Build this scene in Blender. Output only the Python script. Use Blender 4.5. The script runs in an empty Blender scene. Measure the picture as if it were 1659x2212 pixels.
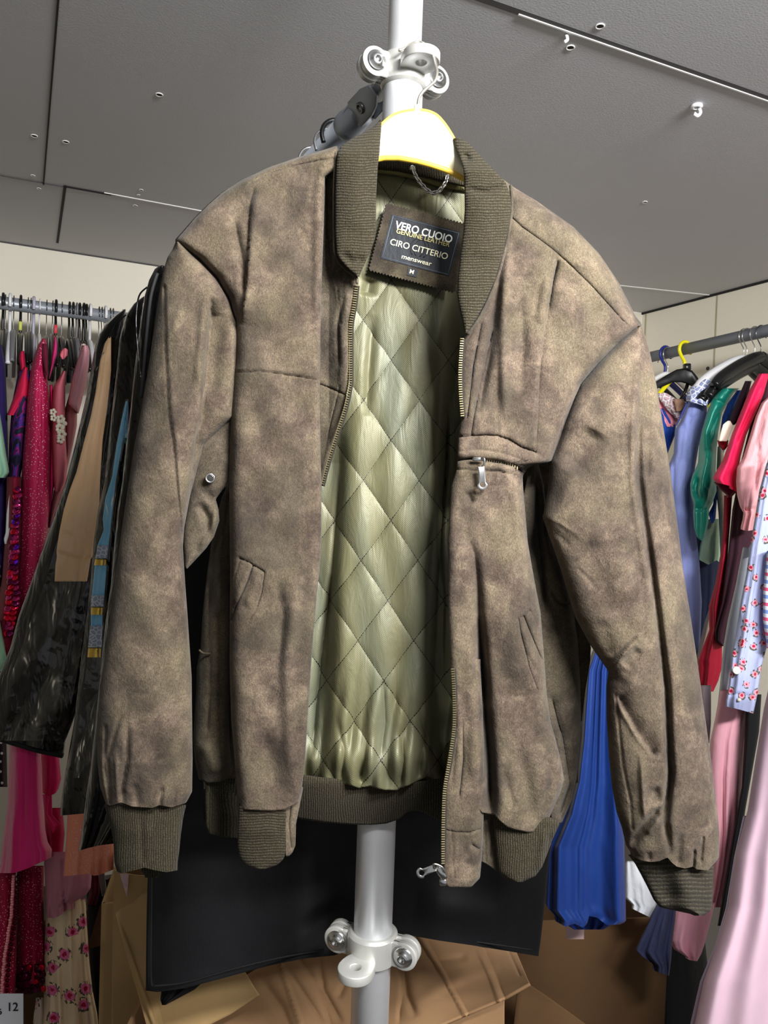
import bpy, math, random
import numpy as np
from mathutils import Vector, Matrix
random.seed(7); rng = np.random.default_rng(7)
S = bpy.context.scene
COL = S.collection
PI = math.pi
# ------------------------------------------------------------------ camera
F = 1640.0; CX, CY = 829.5, 1106.0
CAM = np.array([0.0, 0.0, 1.45])
AZ, PITCH, ROLL = math.radians(25.6), math.radians(-1.7), math.radians(2.05)
fw = np.array([math.sin(AZ)*math.cos(PITCH), math.cos(AZ)*math.cos(PITCH), math.sin(PITCH)])
r0 = np.array([math.cos(AZ), -math.sin(AZ), 0.0]); u0 = np.cross(r0, fw)
rt = r0*math.cos(ROLL) + u0*math.sin(ROLL); up = -r0*math.sin(ROLL) + u0*math.cos(ROLL)
cd = bpy.data.cameras.new('camera'); cam = bpy.data.objects.new('camera', cd); COL.objects.link(cam)
cd.sensor_fit = 'VERTICAL'; cd.sensor_height = 36; cd.sensor_width = 27; cd.lens = 36*F/2212; cd.clip_start = 0.02
cam.matrix_world = Matrix(((rt[0], up[0], -fw[0], CAM[0]), (rt[1], up[1], -fw[1], CAM[1]), (rt[2], up[2], -fw[2], CAM[2]), (0, 0, 0, 1)))
S.camera = cam

def W(px, py, d):
    """measured point of the place: sight line through (px,py) at distance d in front of the lens"""
    px = np.asarray(px, float); py = np.asarray(py, float); d = np.asarray(d, float)
    a = (px-CX)/F*d; b = -(py-CY)/F*d
    return CAM + a[..., None]*rt + b[..., None]*up + d[..., None]*fw
def P(px, py, d): return W(px, py, d)
def ray(px, py):
    return (px-CX)/F*rt - (py-CY)/F*up + fw
def on_z(px, py, z):
    r = ray(px, py); return CAM + r*((z-CAM[2])/r[2])
def on_y(px, py, y):
    r = ray(px, py); return CAM + r*((y-CAM[1])/r[1])
def on_x(px, py, x):
    r = ray(px, py); return CAM + r*((x-CAM[0])/r[0])

# ------------------------------------------------------------------ objects
def tag(o, label=None, cat=None, group=None, kind=None):
    if label: o['label'] = label
    if cat: o['category'] = cat
    if group: o['group'] = group
    if kind: o['kind'] = kind
    return o
def empty(name, loc, label, cat, group=None):
    o = bpy.data.objects.new(name, None); COL.objects.link(o)
    o.location = Vector([float(v) for v in loc]); o.empty_display_size = .05
    return tag(o, label, cat, group)
def mesh(name, V, Fc, mat, parent=None, uv=None, smooth=True):
    V = np.asarray(V, float)
    off = np.zeros(3)
    if parent is not None:
        q = parent
        while q is not None: off += np.array(q.location); q = q.parent
    else:
        off = np.array([(V[:, 0].min()+V[:, 0].max())/2, (V[:, 1].min()+V[:, 1].max())/2, V[:, 2].min()])
    me = bpy.data.meshes.new(name)
    me.from_pydata((V-off).tolist(), [], [list(map(int, f)) for f in Fc])
    if uv is not None:
        for nm, U in (uv.items() if isinstance(uv, dict) else [('UVMap', uv)]):
            l = me.uv_layers.new(name=nm); idx = np.empty(len(me.loops), int)
            me.loops.foreach_get('vertex_index', idx); l.data.foreach_set('uv', np.asarray(U, float)[idx].ravel())
    me.materials.append(mat)
    if smooth: me.polygons.foreach_set('use_smooth', [True]*len(me.polygons))
    me.update(); o = bpy.data.objects.new(name, me); COL.objects.link(o)
    if parent is not None: o.parent = parent
    else: o.location = Vector(off.tolist())
    return o
class MB:
    """collects shapes into one mesh"""
    def __init__(s): s.V = []; s.F = []; s.n = 0
    def add(s, V, Fc):
        V = np.asarray(V, float).reshape(-1, 3); s.V.append(V); s.F += [[i+s.n for i in f] for f in Fc]; s.n += len(V); return s
    def build(s, name, mat, parent=None, smooth=True): return mesh(name, np.vstack(s.V), s.F, mat, parent, smooth=smooth)
def basis(ax):
    ax = np.asarray(ax, float); ax = ax/np.linalg.norm(ax)
    t = np.array([0, 0, 1.]) if abs(ax[2]) < .9 else np.array([1., 0, 0])
    a = np.cross(ax, t); a /= np.linalg.norm(a); return ax, a, np.cross(ax, a)
def tube_g(pts, r, n=10, closed=False, cap=True):
    pts = [np.asarray(p, float) for p in pts]; V = []; Fc = []; m = len(pts)
    rr = r if hasattr(r, '__len__') else [r]*m
    t0 = None; a = None
    for i, p in enumerate(pts):
        if closed: t = pts[(i+1) % m]-pts[i-1]
        else: t = pts[min(i+1, m-1)]-pts[max(i-1, 0)]
        t = t/(np.linalg.norm(t)+1e-12)
        if a is None: _, a, _ = basis(t)
        a = a - t*np.dot(a, t); a /= np.linalg.norm(a)+1e-12; b = np.cross(t, a)
        for k in range(n):
            th = 2*PI*k/n; V.append(p+rr[i]*(math.cos(th)*a+math.sin(th)*b))
    for i in range(m if closed else m-1):
        j = (i+1) % m
        for k in range(n): Fc.append([i*n+k, i*n+(k+1) % n, j*n+(k+1) % n, j*n+k])
    if cap and not closed: Fc.append(list(range(n))[::-1]); Fc.append([(m-1)*n+k for k in range(n)])
    return V, Fc
def smoothpts(pts, n=6):
    pts = [np.asarray(p, float) for p in pts]; out = []
    for i in range(len(pts)-1):
        p0 = pts[max(i-1, 0)]; p1 = pts[i]; p2 = pts[i+1]; p3 = pts[min(i+2, len(pts)-1)]
        for k in range(n):
            t = k/n; out.append(.5*((2*p1)+(-p0+p2)*t+(2*p0-5*p1+4*p2-p3)*t*t+(-p0+3*p1-3*p2+p3)*t**3))
    out.append(pts[-1]); return out
def box_g(c, ax, ay, az, sx, sy, sz, bev=.0):
    c = np.asarray(c, float); V = []
    if bev <= 0:
        for k in (-1, 1):
            for j in (-1, 1):
                for i in (-1, 1): V.append(c+ax*i*sx/2+ay*j*sy/2+az*k*sz/2)
        return V, [[0, 2, 3, 1], [4, 5, 7, 6], [0, 1, 5, 4], [2, 6, 7, 3], [0, 4, 6, 2], [1, 3, 7, 5]]
    # bevelled in plan: octagonal prism with chamfered rims
    def ring(z, ins):
        a, b = sx/2-ins, sy/2-ins; e = bev
        return [c+ax*x+ay*y+az*z for x, y in ((a, -b+e), (a, b-e), (a-e, b), (-a+e, b), (-a, b-e), (-a, -b+e), (-a+e, -b), (a-e, -b))]
    e = bev*.6; V = ring(-sz/2, e)+ring(-sz/2+e, 0)+ring(sz/2-e, 0)+ring(sz/2, e); Fc = []
    for i in range(3):
        for k in range(8): Fc.append([i*8+k, i*8+(k+1) % 8, (i+1)*8+(k+1) % 8, (i+1)*8+k])
    Fc.append(list(range(8))[::-1]); Fc.append([24+k for k in range(8)])
    return V, Fc
XA, YA, ZA = np.array([1., 0, 0]), np.array([0, 1., 0]), np.array([0, 0, 1.])
def boxw(x0, x1, y0, y1, z0, z1, bev=0): return box_g(((x0+x1)/2, (y0+y1)/2, (z0+z1)/2), XA, YA, ZA, x1-x0, y1-y0, z1-z0, bev)
def lathe_g(c, ax, prof, n=28):
    """prof: list of (offset along axis, radius)"""
    ax, a, b = basis(ax); c = np.asarray(c, float); V = []; Fc = []
    for h, r in prof:
        for k in range(n): V.append(c+ax*h+r*(math.cos(2*PI*k/n)*a+math.sin(2*PI*k/n)*b))
    for i in range(len(prof)-1):
        for k in range(n): Fc.append([i*n+k, i*n+(k+1) % n, (i+1)*n+(k+1) % n, (i+1)*n+k])
    if prof[0][1] > 1e-6: Fc.append(list(range(n))[::-1])
    if prof[-1][1] > 1e-6: Fc.append([(len(prof)-1)*n+k for k in range(n)])
    return V, Fc
def prism_g(out, c, ax, ay, az, h, holes=None):
    """outline (x,y) list extruded by h along az, centred"""
    n = len(out); c = np.asarray(c, float)
    V = [c+ax*x+ay*y-az*h/2 for x, y in out]+[c+ax*x+ay*y+az*h/2 for x, y in out]
    Fc = [[k, (k+1) % n, n+(k+1) % n, n+k] for k in range(n)]+[list(range(n))[::-1], list(range(n, 2*n))]
    return V, Fc
def ringplate_g(out, inn, c, ax, ay, az, h):
    """plate with a hole: out and inn have the same count"""
    n = len(out); c = np.asarray(c, float); V = []
    for z in (-h/2, h/2):
        for L in (out, inn):
            V += [c+ax*x+ay*y+az*z for x, y in L]
    Fc = []
    for k in range(n):
        j = (k+1) % n
        Fc += [[k, n+k, n+j, j], [2*n+k, 2*n+j, 3*n+j, 3*n+k], [k, j, 2*n+j, 2*n+k], [n+k, 3*n+k, 3*n+j, n+j]]
    return V, Fc
def solid(o, t, off=0):
    m = o.modifiers.new('solid', 'SOLIDIFY'); m.thickness = t; m.offset = off; m.use_rim = True; return o
def bevel(o, w, s=2):
    m = o.modifiers.new('bevel', 'BEVEL'); m.width = w; m.segments = s; m.limit_method = 'ANGLE'; m.angle_limit = .6; return o

# ------------------------------------------------------------------ materials
def c3(r, g, b):
    f = lambda v: (v/255)/12.92 if v/255 <= .04045 else (((v/255)+.055)/1.055)**2.4
    return (f(r), f(g), f(b), 1)
class NT:
    def __init__(s, name):
        s.m = bpy.data.materials.new(name); s.m.use_nodes = True; s.t = s.m.node_tree; s.b = s.t.nodes['Principled BSDF']; s.out = s.t.nodes['Material Output']
    def n(s, typ, **k):
        nd = s.t.nodes.new(typ)
        for a, v in k.items():
            if a in nd.inputs: nd.inputs[a].default_value = v
            elif hasattr(nd, a): setattr(nd, a, v)
        return nd
    def l(s, a, b): s.t.links.new(a, b)
    def noise(s, vec, scale, detail=2, rough=.5, dist=0):
        x = s.n('ShaderNodeTexNoise'); x.inputs['Scale'].default_value = scale; x.inputs['Detail'].default_value = detail
        x.inputs['Roughness'].default_value = rough; x.inputs['Distortion'].default_value = dist
        if vec is not None: s.l(vec, x.inputs['Vector'])
        return x.outputs['Fac']
    def ramp(s, fac, stops):
        x = s.n('ShaderNodeValToRGB'); e = x.color_ramp.elements
        while len(e) < len(stops): e.new(.5)
        for i, (p, col) in enumerate(stops): e[i].position = p; e[i].color = col if len(col) == 4 else (*col, 1)
        s.l(fac, x.inputs['Fac']); return x.outputs['Color']
    def math(s, op, a, b=None, c=None):
        x = s.n('ShaderNodeMath'); x.operation = op
        for i, v in enumerate((a, b, c)):
            if v is None: continue
            if isinstance(v, (int, float)): x.inputs[i].default_value = v
            else: s.l(v, x.inputs[i])
        return x.outputs[0]
    def mix(s, fac, a, b, typ='MIX'):
        x = s.n('ShaderNodeMix'); x.data_type = 'RGBA'; x.blend_type = typ
        for i, v in ((0, fac), (6, a), (7, b)):
            if isinstance(v, (int, float, tuple)): x.inputs[i].default_value = v
            else: s.l(v, x.inputs[i])
        return x.outputs[2]
    def bump(s, h, strength, dist=.001, nrm=None):
        x = s.n('ShaderNodeBump'); x.inputs['Strength'].default_value = strength; x.inputs['Distance'].default_value = dist
        s.l(h, x.inputs['Height'])
        if nrm is not None: s.l(nrm, x.inputs['Normal'])
        return x.outputs['Normal']
    def obj(s): return s.n('ShaderNodeTexCoord').outputs['Object']
    def uv(s, name='UVMap'):
        x = s.n('ShaderNodeUVMap'); x.uv_map = name; return x.outputs['UV']
    def map(s, v, scale=(1, 1, 1), rot=(0, 0, 0), loc=(0, 0, 0)):
        x = s.n('ShaderNodeMapping'); x.inputs['Scale'].default_value = scale; x.inputs['Rotation'].default_value = rot; x.inputs['Location'].default_value = loc
        s.l(v, x.inputs['Vector']); return x.outputs['Vector']
    def set(s, **k):
        for a, v in k.items():
            a = a.replace('_', ' ')
            if isinstance(v, (int, float, tuple)): s.b.inputs[a].default_value = v
            else: s.l(v, s.b.inputs[a])
        return s
_mc = {}
def simple(name, col, rough=.5, metal=0, bumps=0, scale=300, var=.0, spec=.5, coat=0, sheen=0):
    if name in _mc: return _mc[name]
    t = NT(name); v = t.obj()
    if var > 0:
        n = t.noise(v, scale*.04, 3); c = t.mix(n, tuple(x*(1-var) for x in col[:3])+(1,), tuple(min(1, x*(1+var)) for x in col[:3])+(1,)); t.set(Base_Color=c)
    else: t.set(Base_Color=col)
    t.set(Roughness=rough, Metallic=metal)
    t.b.inputs['Specular IOR Level'].default_value = spec; t.b.inputs['Coat Weight'].default_value = coat; t.b.inputs['Sheen Weight'].default_value = sheen
    if bumps > 0: t.set(Normal=t.bump(t.noise(v, scale, 2), bumps, .0008))
    _mc[name] = t.m; return t.m
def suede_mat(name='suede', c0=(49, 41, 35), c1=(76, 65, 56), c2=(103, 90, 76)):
    t = NT(name); v = t.obj()
    big = t.noise(v, 22, 5, .65, .5); med = t.noise(v, 55, 4, .65, .4); fine = t.noise(t.map(v, (1, 1, .55)), 1100, 3, .7, .4); mid = t.noise(t.map(v, (1, 1, .6)), 330, 2, .6, 1.0)
    base = t.ramp(t.math('ADD', t.math('MULTIPLY', big, .6), t.math('MULTIPLY', med, .4)), [(.34, c3(*c0)), (.5, c3(*c1)), (.64, c3(*c2))])
    hue = t.noise(t.map(v, loc=(3, 5, 1)), 20, 2); base = t.mix(t.ramp(hue, [(.4, (0, 0, 0, 1)), (.65, (1, 1, 1, 1))]), base, t.mix(.55, base, c3(92, 84, 66)))
    base = t.mix(.55, base, t.ramp(fine, [(.32, (.1, .1, .1, 1)), (.68, (.92, .92, .92, 1))]), 'OVERLAY')
    base = t.mix(.22, base, t.ramp(mid, [(.3, (.2, .2, .2, 1)), (.7, (.85, .85, .85, 1))]), 'OVERLAY')
    worn = t.ramp(t.noise(t.map(v, (1.2, 1.2, .7), loc=(7, 1, 4)), 11, 4, .6, .8), [(.38, (0, 0, 0, 1)), (.50, (1, 1, 1, 1))]); base = t.mix(worn, t.mix(.5, base, c3(44, 40, 36)), base)
    t.set(Base_Color=base, Roughness=.95, Normal=t.bump(mid, .4, .0012, t.bump(med, .35, .004)))
    t.b.inputs['Specular IOR Level'].default_value = .15; t.b.inputs['Sheen Weight'].default_value = .06; t.b.inputs['Sheen Roughness'].default_value = .5
    return t.m
def rib_mat(name, axis, freq, c0=(29, 27, 19), c1=(52, 49, 36)):
    """knitted ribbing; ribs run across the chosen uv axis"""
    t = NT(name); v = t.uv(); o = t.obj()
    sep = t.n('ShaderNodeSeparateXYZ'); t.l(v, sep.inputs[0])
    wob = t.math('ADD', t.math('MULTIPLY', t.noise(v, 16, 2), .012), t.math('MULTIPLY', t.noise(v, 120, 2), .0022))
    a = t.math('ADD', sep.outputs[axis], wob)
    w = t.math('ADD', t.math('MULTIPLY', t.math('SINE', t.math('MULTIPLY', a, freq)), .5), .5)
    b = t.math('ADD', t.math('MULTIPLY', t.math('SINE', t.math('MULTIPLY', sep.outputs[1-axis], freq*1.2)), .5), .5)
    fine = t.noise(o, 700, 2, .7); h = t.math('ADD', t.math('ADD', t.math('MULTIPLY', w, .42), t.math('MULTIPLY', b, .06)), t.math('MULTIPLY', fine, 1.0))
    col = t.ramp(h, [(.4, c3(*c0)), (.85, c3(*c1)), (1.0, c3(min(255, c1[0]+22), min(255, c1[1]+22), c1[2]+22))])
    col = t.mix(t.noise(o, 18, 3), col, t.mix(.5, col, c3(52, 42, 34)))
    t.set(Base_Color=col, Roughness=.95, Normal=t.bump(h, .8, .0014)); t.b.inputs['Specular IOR Level'].default_value = .1
    t.b.inputs['Sheen Weight'].default_value = .04
    return t.m
def lining_mat():
    t = NT('quilted_satin'); st = t.uv('stitch'); pc = t.uv('UVMap'); o = t.obj()
    sep = t.n('ShaderNodeSeparateXYZ'); t.l(st, sep.inputs[0])
    lines = None
    for i in (0, 1):
        fr = t.math('PINGPONG', sep.outputs[i], .5)      # 0 at integers
        wv = t.math('MULTIPLY', t.math('SUBTRACT', t.noise(pc, 90, 2), .5), .02)
        d = t.math('ABSOLUTE', t.math('ADD', fr, wv))
        dash = t.math('GREATER_THAN', t.math('SINE', t.math('MULTIPLY', sep.outputs[1-i], 110)), -.8)
        l = t.math('MULTIPLY', t.math('LESS_THAN', d, .0110), dash)
        lines = l if lines is None else t.math('MAXIMUM', lines, l)
    sp = t.n('ShaderNodeSeparateXYZ'); t.l(pc, sp.inputs[0])
    tw = t.math('SINE', t.math('MULTIPLY', t.math('SUBTRACT', sp.outputs[0], sp.outputs[1]), 2*PI/.0044))
    tw = t.math('ADD', t.math('MULTIPLY', tw, .5), .5)
    shade = t.noise(t.map(pc, (1, .35, 1)), 16, 3, .6, .4)
    base = t.mix(shade, c3(86, 84, 60), c3(113, 110, 82))
    base = t.mix(t.ramp(t.noise(t.map(pc, (1.4, .3, 1), loc=(4, 2, 0)), 9, 2), [(.45, (0, 0, 0, 1)), (.7, (1, 1, 1, 1))]), base, c3(108, 111, 94))
    base = t.mix(t.math('MULTIPLY', tw, .35), base, c3(70, 70, 46))
    base = t.mix(lines, base, c3(22, 22, 16))
    crease = t.noise(t.map(pc, (1, .22, 1)), 42, 3, .6, .8)
    t.set(Base_Color=base, Roughness=.5, Metallic=.15, Normal=t.bump(crease, .28, .005, t.bump(tw, .12, .0006)))
    t.b.inputs['Specular IOR Level'].default_value = .35
    return t.m
def cloth_mat(name, col, rough=.75, bump=.25, scale=60, sheen=.02, pattern=None, col2=None, metal=0, spec=.3, weave=True):
    if name in _mc: return _mc[name]
    t = NT(name); v = t.obj(); base = col; fl = None; U = t.uv()
    n = t.noise(v, 12, 3); base = t.mix(n, tuple(x*.88 for x in col[:3])+(1,), tuple(min(1, x*1.1) for x in col[:3])+(1,))
    R = rough; M = metal
    if pattern == 'glitter':
        vo = t.n('ShaderNodeTexVoronoi'); vo.voronoi_dimensions = '2D'; vo.inputs['Scale'].default_value = 150; t.l(U, vo.inputs['Vector'])
        fl = t.math('LESS_THAN', vo.outputs['Distance'], .12); k = t.noise(v, 60, 1); fl = t.math('MULTIPLY', fl, t.math('GREATER_THAN', k, .46))
        base = t.mix(fl, base, c3(255, 215, 225)); R = t.math('SUBTRACT', rough, t.math('MULTIPLY', fl, rough-.15)); M = t.math('MULTIPLY', fl, .1)
    elif pattern and pattern.startswith('floral'):
        vo = t.n('ShaderNodeTexVoronoi'); vo.voronoi_dimensions = '2D'; vo.inputs['Scale'].default_value = 44 if 'small' in pattern else 25; t.l(U, vo.inputs['Vector'])
        wob = t.math('ADD', vo.outputs['Distance'], t.math('MULTIPLY', t.math('SUBTRACT', t.noise(v, 130, 2), .5), .35))
        sel = t.n('ShaderNodeSeparateColor'); t.l(vo.outputs['Color'], sel.inputs[0])
        onoff = t.math('GREATER_THAN', sel.outputs[0], .35)
        leaf = t.math('MULTIPLY', t.math('LESS_THAN', wob, .42), t.math('GREATER_THAN', t.noise(v, 100, 1), .52))
        base = t.mix(t.math('MULTIPLY', leaf, onoff), base, c3(84, 84, 72))
        base = t.mix(t.math('MULTIPLY', t.math('LESS_THAN', wob, .27), onoff), base, col2 or c3(222, 110, 160))
        base = t.mix(t.math('MULTIPLY', t.math('LESS_THAN', wob, .12), onoff), base, c3(170, 20, 60))
    elif pattern == 'camo':
        k = t.noise(v, 13, 2, .5, 1.5); base = t.ramp(k, [(.40, c3(30, 26, 52)), (.46, c3(74, 44, 140)), (.52, c3(150, 30, 120)), (.58, c3(34, 28, 54)), (.66, c3(26, 46, 70))])
        t.t.nodes[-1].color_ramp.interpolation = 'CONSTANT' if hasattr(t.t.nodes[-1], 'color_ramp') else 'LINEAR'
    elif pattern == 'lace':
        vo = t.n('ShaderNodeTexVoronoi'); vo.feature = 'DISTANCE_TO_EDGE'; vo.voronoi_dimensions = '2D'; vo.inputs['Scale'].default_value = 110; t.l(U, vo.inputs['Vector'])
        e = t.math('LESS_THAN', t.math('ADD', vo.outputs['Distance'], t.math('MULTIPLY', t.noise(v, 160, 1), .12)), .17); base = t.mix(e, col2, base)
    elif pattern == 'plaid':
        sp = t.n('ShaderNodeSeparateXYZ'); t.l(t.map(v, rot=(0, 0, .6)), sp.inputs[0])
        a = t.math('GREATER_THAN', t.math('SINE', t.math('MULTIPLY', sp.outputs[2], 260)), .2); b = t.math('GREATER_THAN', t.math('SINE', t.math('MULTIPLY', sp.outputs[0], 420)), .3)
        base = t.mix(t.math('MULTIPLY', a, .7), base, col2); base = t.mix(t.math('MULTIPLY', b, .6), base, c3(235, 238, 245))
    elif pattern == 'stripes':
        sp = t.n('ShaderNodeSeparateXYZ'); t.l(v, sp.inputs[0]); s_ = t.math('SINE', t.math('MULTIPLY', sp.outputs[2], 190))
        base = t.mix(t.math('GREATER_THAN', s_, .75), base, c3(220, 90, 130)); base = t.mix(t.math('LESS_THAN', s_, -.7), base, c3(120, 150, 215))
    elif pattern == 'dots':
        vo = t.n('ShaderNodeTexVoronoi'); vo.voronoi_dimensions = '2D'; vo.inputs['Scale'].default_value = 45; vo.inputs['Randomness'].default_value = .25; t.l(U, vo.inputs['Vector'])
        base = t.mix(t.math('LESS_THAN', vo.outputs['Distance'], .13), base, col2)
    t.set(Base_Color=base, Roughness=R, Metallic=M)
    h = t.noise(t.map(v, (1, 1, .4)), scale, 3, .6, .3); nm = t.bump(h, bump, .01)
    if weave: nm = t.bump(t.noise(v, 900, 1), .12, .0008, nm)
    t.set(Normal=nm); t.b.inputs['Sheen Weight'].default_value = sheen; t.b.inputs['Specular IOR Level'].default_value = spec
    _mc[name] = t.m; return t.m
def vinyl_black():
    t = NT('black_vinyl'); v = t.obj(); h = t.noise(t.map(v, (1, 1, .4)), 20, 3, .6, .6)
    t.set(Base_Color=c3(9, 9, 10), Roughness=.13, Normal=t.bump(h, .4, .02)); t.b.inputs['Specular IOR Level'].default_value = .4; return t.m
def clear_vinyl():
    t = NT('clear_vinyl'); v = t.obj(); h = t.noise(t.map(v, (1, 1, .6)), 22, 2, .5, 1.0)
    nm = t.bump(h, .35, .02); tr = t.n('ShaderNodeBsdfTransparent'); gl = t.n('ShaderNodeBsdfGlossy'); gl.inputs['Roughness'].default_value = .1; t.l(nm, gl.inputs['Normal'])
    fr = t.n('ShaderNodeFresnel'); fr.inputs['IOR'].default_value = 1.5; t.l(nm, fr.inputs['Normal'])
    mx = t.n('ShaderNodeMixShader'); t.l(fr.outputs[0], mx.inputs[0]); t.l(tr.outputs[0], mx.inputs[1]); t.l(gl.outputs[0], mx.inputs[2]); t.l(mx.outputs[0], t.out.inputs['Surface'])
    tr.inputs[0].default_value = (.98, .98, .98, 1); return t.m
def nonwoven():
    t = NT('black_nonwoven'); v = t.obj(); h = t.noise(v, 900, 1); w = t.n('ShaderNodeTexVoronoi'); w.inputs['Scale'].default_value = 520; w.inputs['Randomness'].default_value = 0; t.l(v, w.inputs['Vector'])
    t.set(Base_Color=c3(13, 14, 17), Roughness=.68, Normal=t.bump(w.outputs['Distance'], .25, .0008, t.bump(t.noise(v, 9, 2), .3, .02))); t.b.inputs['Specular IOR Level'].default_value = .3; return t.m
def card_mat(name, col):
    t = NT(name); v = t.obj(); n = t.noise(v, 8, 4, .6); f = t.noise(t.map(v, (1, 1, 8)), 60, 3)
    c = t.mix(n, tuple(x*.8 for x in col[:3])+(1,), tuple(x*1.12 for x in col[:3])+(1,)); c = t.mix(t.math('MULTIPLY', f, .3), c, tuple(x*.7 for x in col[:3])+(1,))
    t.set(Base_Color=c, Roughness=.85, Normal=t.bump(n, .25, .01)); t.b.inputs['Specular IOR Level'].default_value = .25; return t.m
def paint_mat(name, col, rough=.6, scale=200, var=.05, b=.15):
    t = NT(name); v = t.obj(); n = t.noise(v, 3, 4, .6); s2 = t.noise(t.map(v, (1, 6, 6)), 8, 3)
    c = t.mix(n, tuple(x*(1-var) for x in col[:3])+(1,), tuple(x*(1+var) for x in col[:3])+(1,)); c = t.mix(t.math('MULTIPLY', s2, .15), c, tuple(x*.8 for x in col[:3])+(1,))
    t.set(Base_Color=c, Roughness=rough, Normal=t.bump(t.noise(v, scale, 2), b, .002)); return t.m

SUEDE = suede_mat(); SUEDE_D = suede_mat('suede_shaded', (48, 42, 36), (68, 60, 51), (88, 79, 67))  # second suede is a darker copy, shade painted in for side and recessed parts
RIB_H = rib_mat('rib_knit_across', 1, 1050); RIB_V = rib_mat('rib_knit_down', 0, 1250)
LIN = lining_mat()
STITCH = simple('dark_thread', c3(38, 31, 25), .9)
ZIPM = simple('brass_zip', c3(176, 164, 130), .3, 1)
ZIPT = cloth_mat('zip_tape', c3(34, 31, 27), .9, .1)
STEEL = simple('bright_steel', c3(205, 205, 205), .22, 1)
STEEL_D = simple('dark_steel', c3(120, 122, 122), .3, 1)
SILVER = simple('silver_tube', c3(222, 224, 228), .42, .6, .05, 900, .03)
CAST = simple('cast_clamp', c3(205, 205, 200), .42, .55, .1, 500)
GREYT = simple('grey_rail', c3(150, 156, 164), .38, .35, .03, 500)
RAILR = simple('blue_grey_rail', c3(118, 124, 134), .5, .2)
PWHITE = simple('white_plastic', c3(225, 225, 228), .35); PLILAC = simple('pale_lilac_plastic', c3(176, 174, 192), .35)
PBLACK = simple('black_plastic', c3(18, 18, 19), .28); PBLUE = simple('blue_plastic', c3(24, 36, 120), .4); PYEL = simple('yellow_plastic', c3(232, 222, 20), .35)
PGREY = simple('grey_plastic', c3(120, 120, 124), .4)

# ------------------------------------------------------------------ traced cloth builder
def interp(pts, y):
    a = np.array(pts, float); o = np.argsort(a[:, 1], kind='stable'); a = a[o]; ys = a[:, 1]+np.arange(len(a))*1e-6
    return np.interp(y, ys, a[:, 0])
def seg_field(X, Y, pts):
    """distance, signed side and 0..1 position along a polyline"""
    best = np.full(X.shape, 1e9); sd = np.zeros(X.shape); tt = np.zeros(X.shape)
    pts = [np.array(p, float) for p in pts]; Ls = [np.linalg.norm(pts[i+1]-pts[i]) for i in range(len(pts)-1)]; T = sum(Ls); acc = 0
    for i in range(len(pts)-1):
        a, b = pts[i], pts[i+1]; dx, dy = b-a; L2 = dx*dx+dy*dy
        t = np.clip(((X-a[0])*dx+(Y-a[1])*dy)/L2, 0, 1); qx = a[0]+t*dx; qy = a[1]+t*dy
        d = np.hypot(X-qx, Y-qy); s = np.sign((X-a[0])*dy-(Y-a[1])*dx); m = d < best
        best[m] = d[m]; sd[m] = s[m]; tt[m] = (acc+t[m]*Ls[i])/T; acc += Ls[i]
    return best, sd, tt
def relief(X, Y, folds):
    """sum of folds; positive = away from the front. ('g',pts,sigma,amp[,amp1]) soft valley/ridge, ('e',pts,sigma,amp,...) layered edge: on the larger-x side of a downward line it drops by amp and recovers over sigma"""
    D = np.zeros(X.shape)
    for f in folds:
        k, pts, sg, a0 = f[:4]; a1 = f[4] if len(f) > 4 else a0
        d, s, t = seg_field(X, Y, pts); amp = a0+(a1-a0)*t
        if k == 'g':
            if sg >= 4: amp = amp*np.clip(t/.22, 0, 1)**.8*np.clip((1-t)/.16, 0, 1)**.8
            D += amp*np.exp(-(d/sg)**2)
        else:
            if sg >= 10: amp = amp*np.clip(t/.08, 0, 1)*np.clip((1-t)/.12, 0, 1)
            D += amp*np.where(s > 0, np.exp(-d/sg), np.exp(-d/2.2))
    return D
def sheet(name, mat, L, R, y0, y1, depth, parent=None, folds=(), step=4, thick=.0025, roll=(0, 8, 0, 8), fn=None, uvx=None, wav=0, bot=None):
    """cloth sheet between two traced side edges"""
    ny = max(3, int((y1-y0)/step)+1); ys = np.linspace(y0, y1, ny)
    l = interp(L, ys); r = interp(R, ys); nx = max(4, int(np.max(r-l)/step)+1); u = np.linspace(0, 1, nx)
    X = l[:, None]+(r-l)[:, None]*u; Y = np.repeat(ys[:, None], nx, 1)
    if bot is not None:      # uneven lower edge: list (x, y) ; rows squeezed towards it
        b = np.interp(X[-1], [p[0] for p in bot], [p[1] for p in bot]); k = np.clip((ys-(y1-110))/110, 0, 1)[:, None]; Y = Y+k*(b[None, :]-y1)
    D = np.full(X.shape, 0.0)+(depth(X, Y) if callable(depth) else depth)
    D += relief(X, Y, folds)
    if roll[0]: D += roll[0]*np.exp(-(X-l[:, None])/roll[1])
    if roll[2]: D += roll[2]*np.exp(-(r[:, None]-X)/roll[3])
    if fn is not None: D += fn(X, Y, u[None, :])
    V = W(X.ravel(), Y.ravel(), D.ravel()); Fc = []
    for j in range(ny-1):
        o = j*nx
        for i in range(nx-1): Fc.append([o+i, o+i+1, o+nx+i+1, o+nx+i])
    uv = {'UVMap': np.stack([X.ravel()/1000, Y.ravel()/1000], 1)}
    if uvx is not None: uv['stitch'] = uvx(X.ravel(), Y.ravel())
    o = mesh(name, V, Fc, mat, parent, uv)
    if thick: solid(o, thick, 0)
    return o
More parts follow.
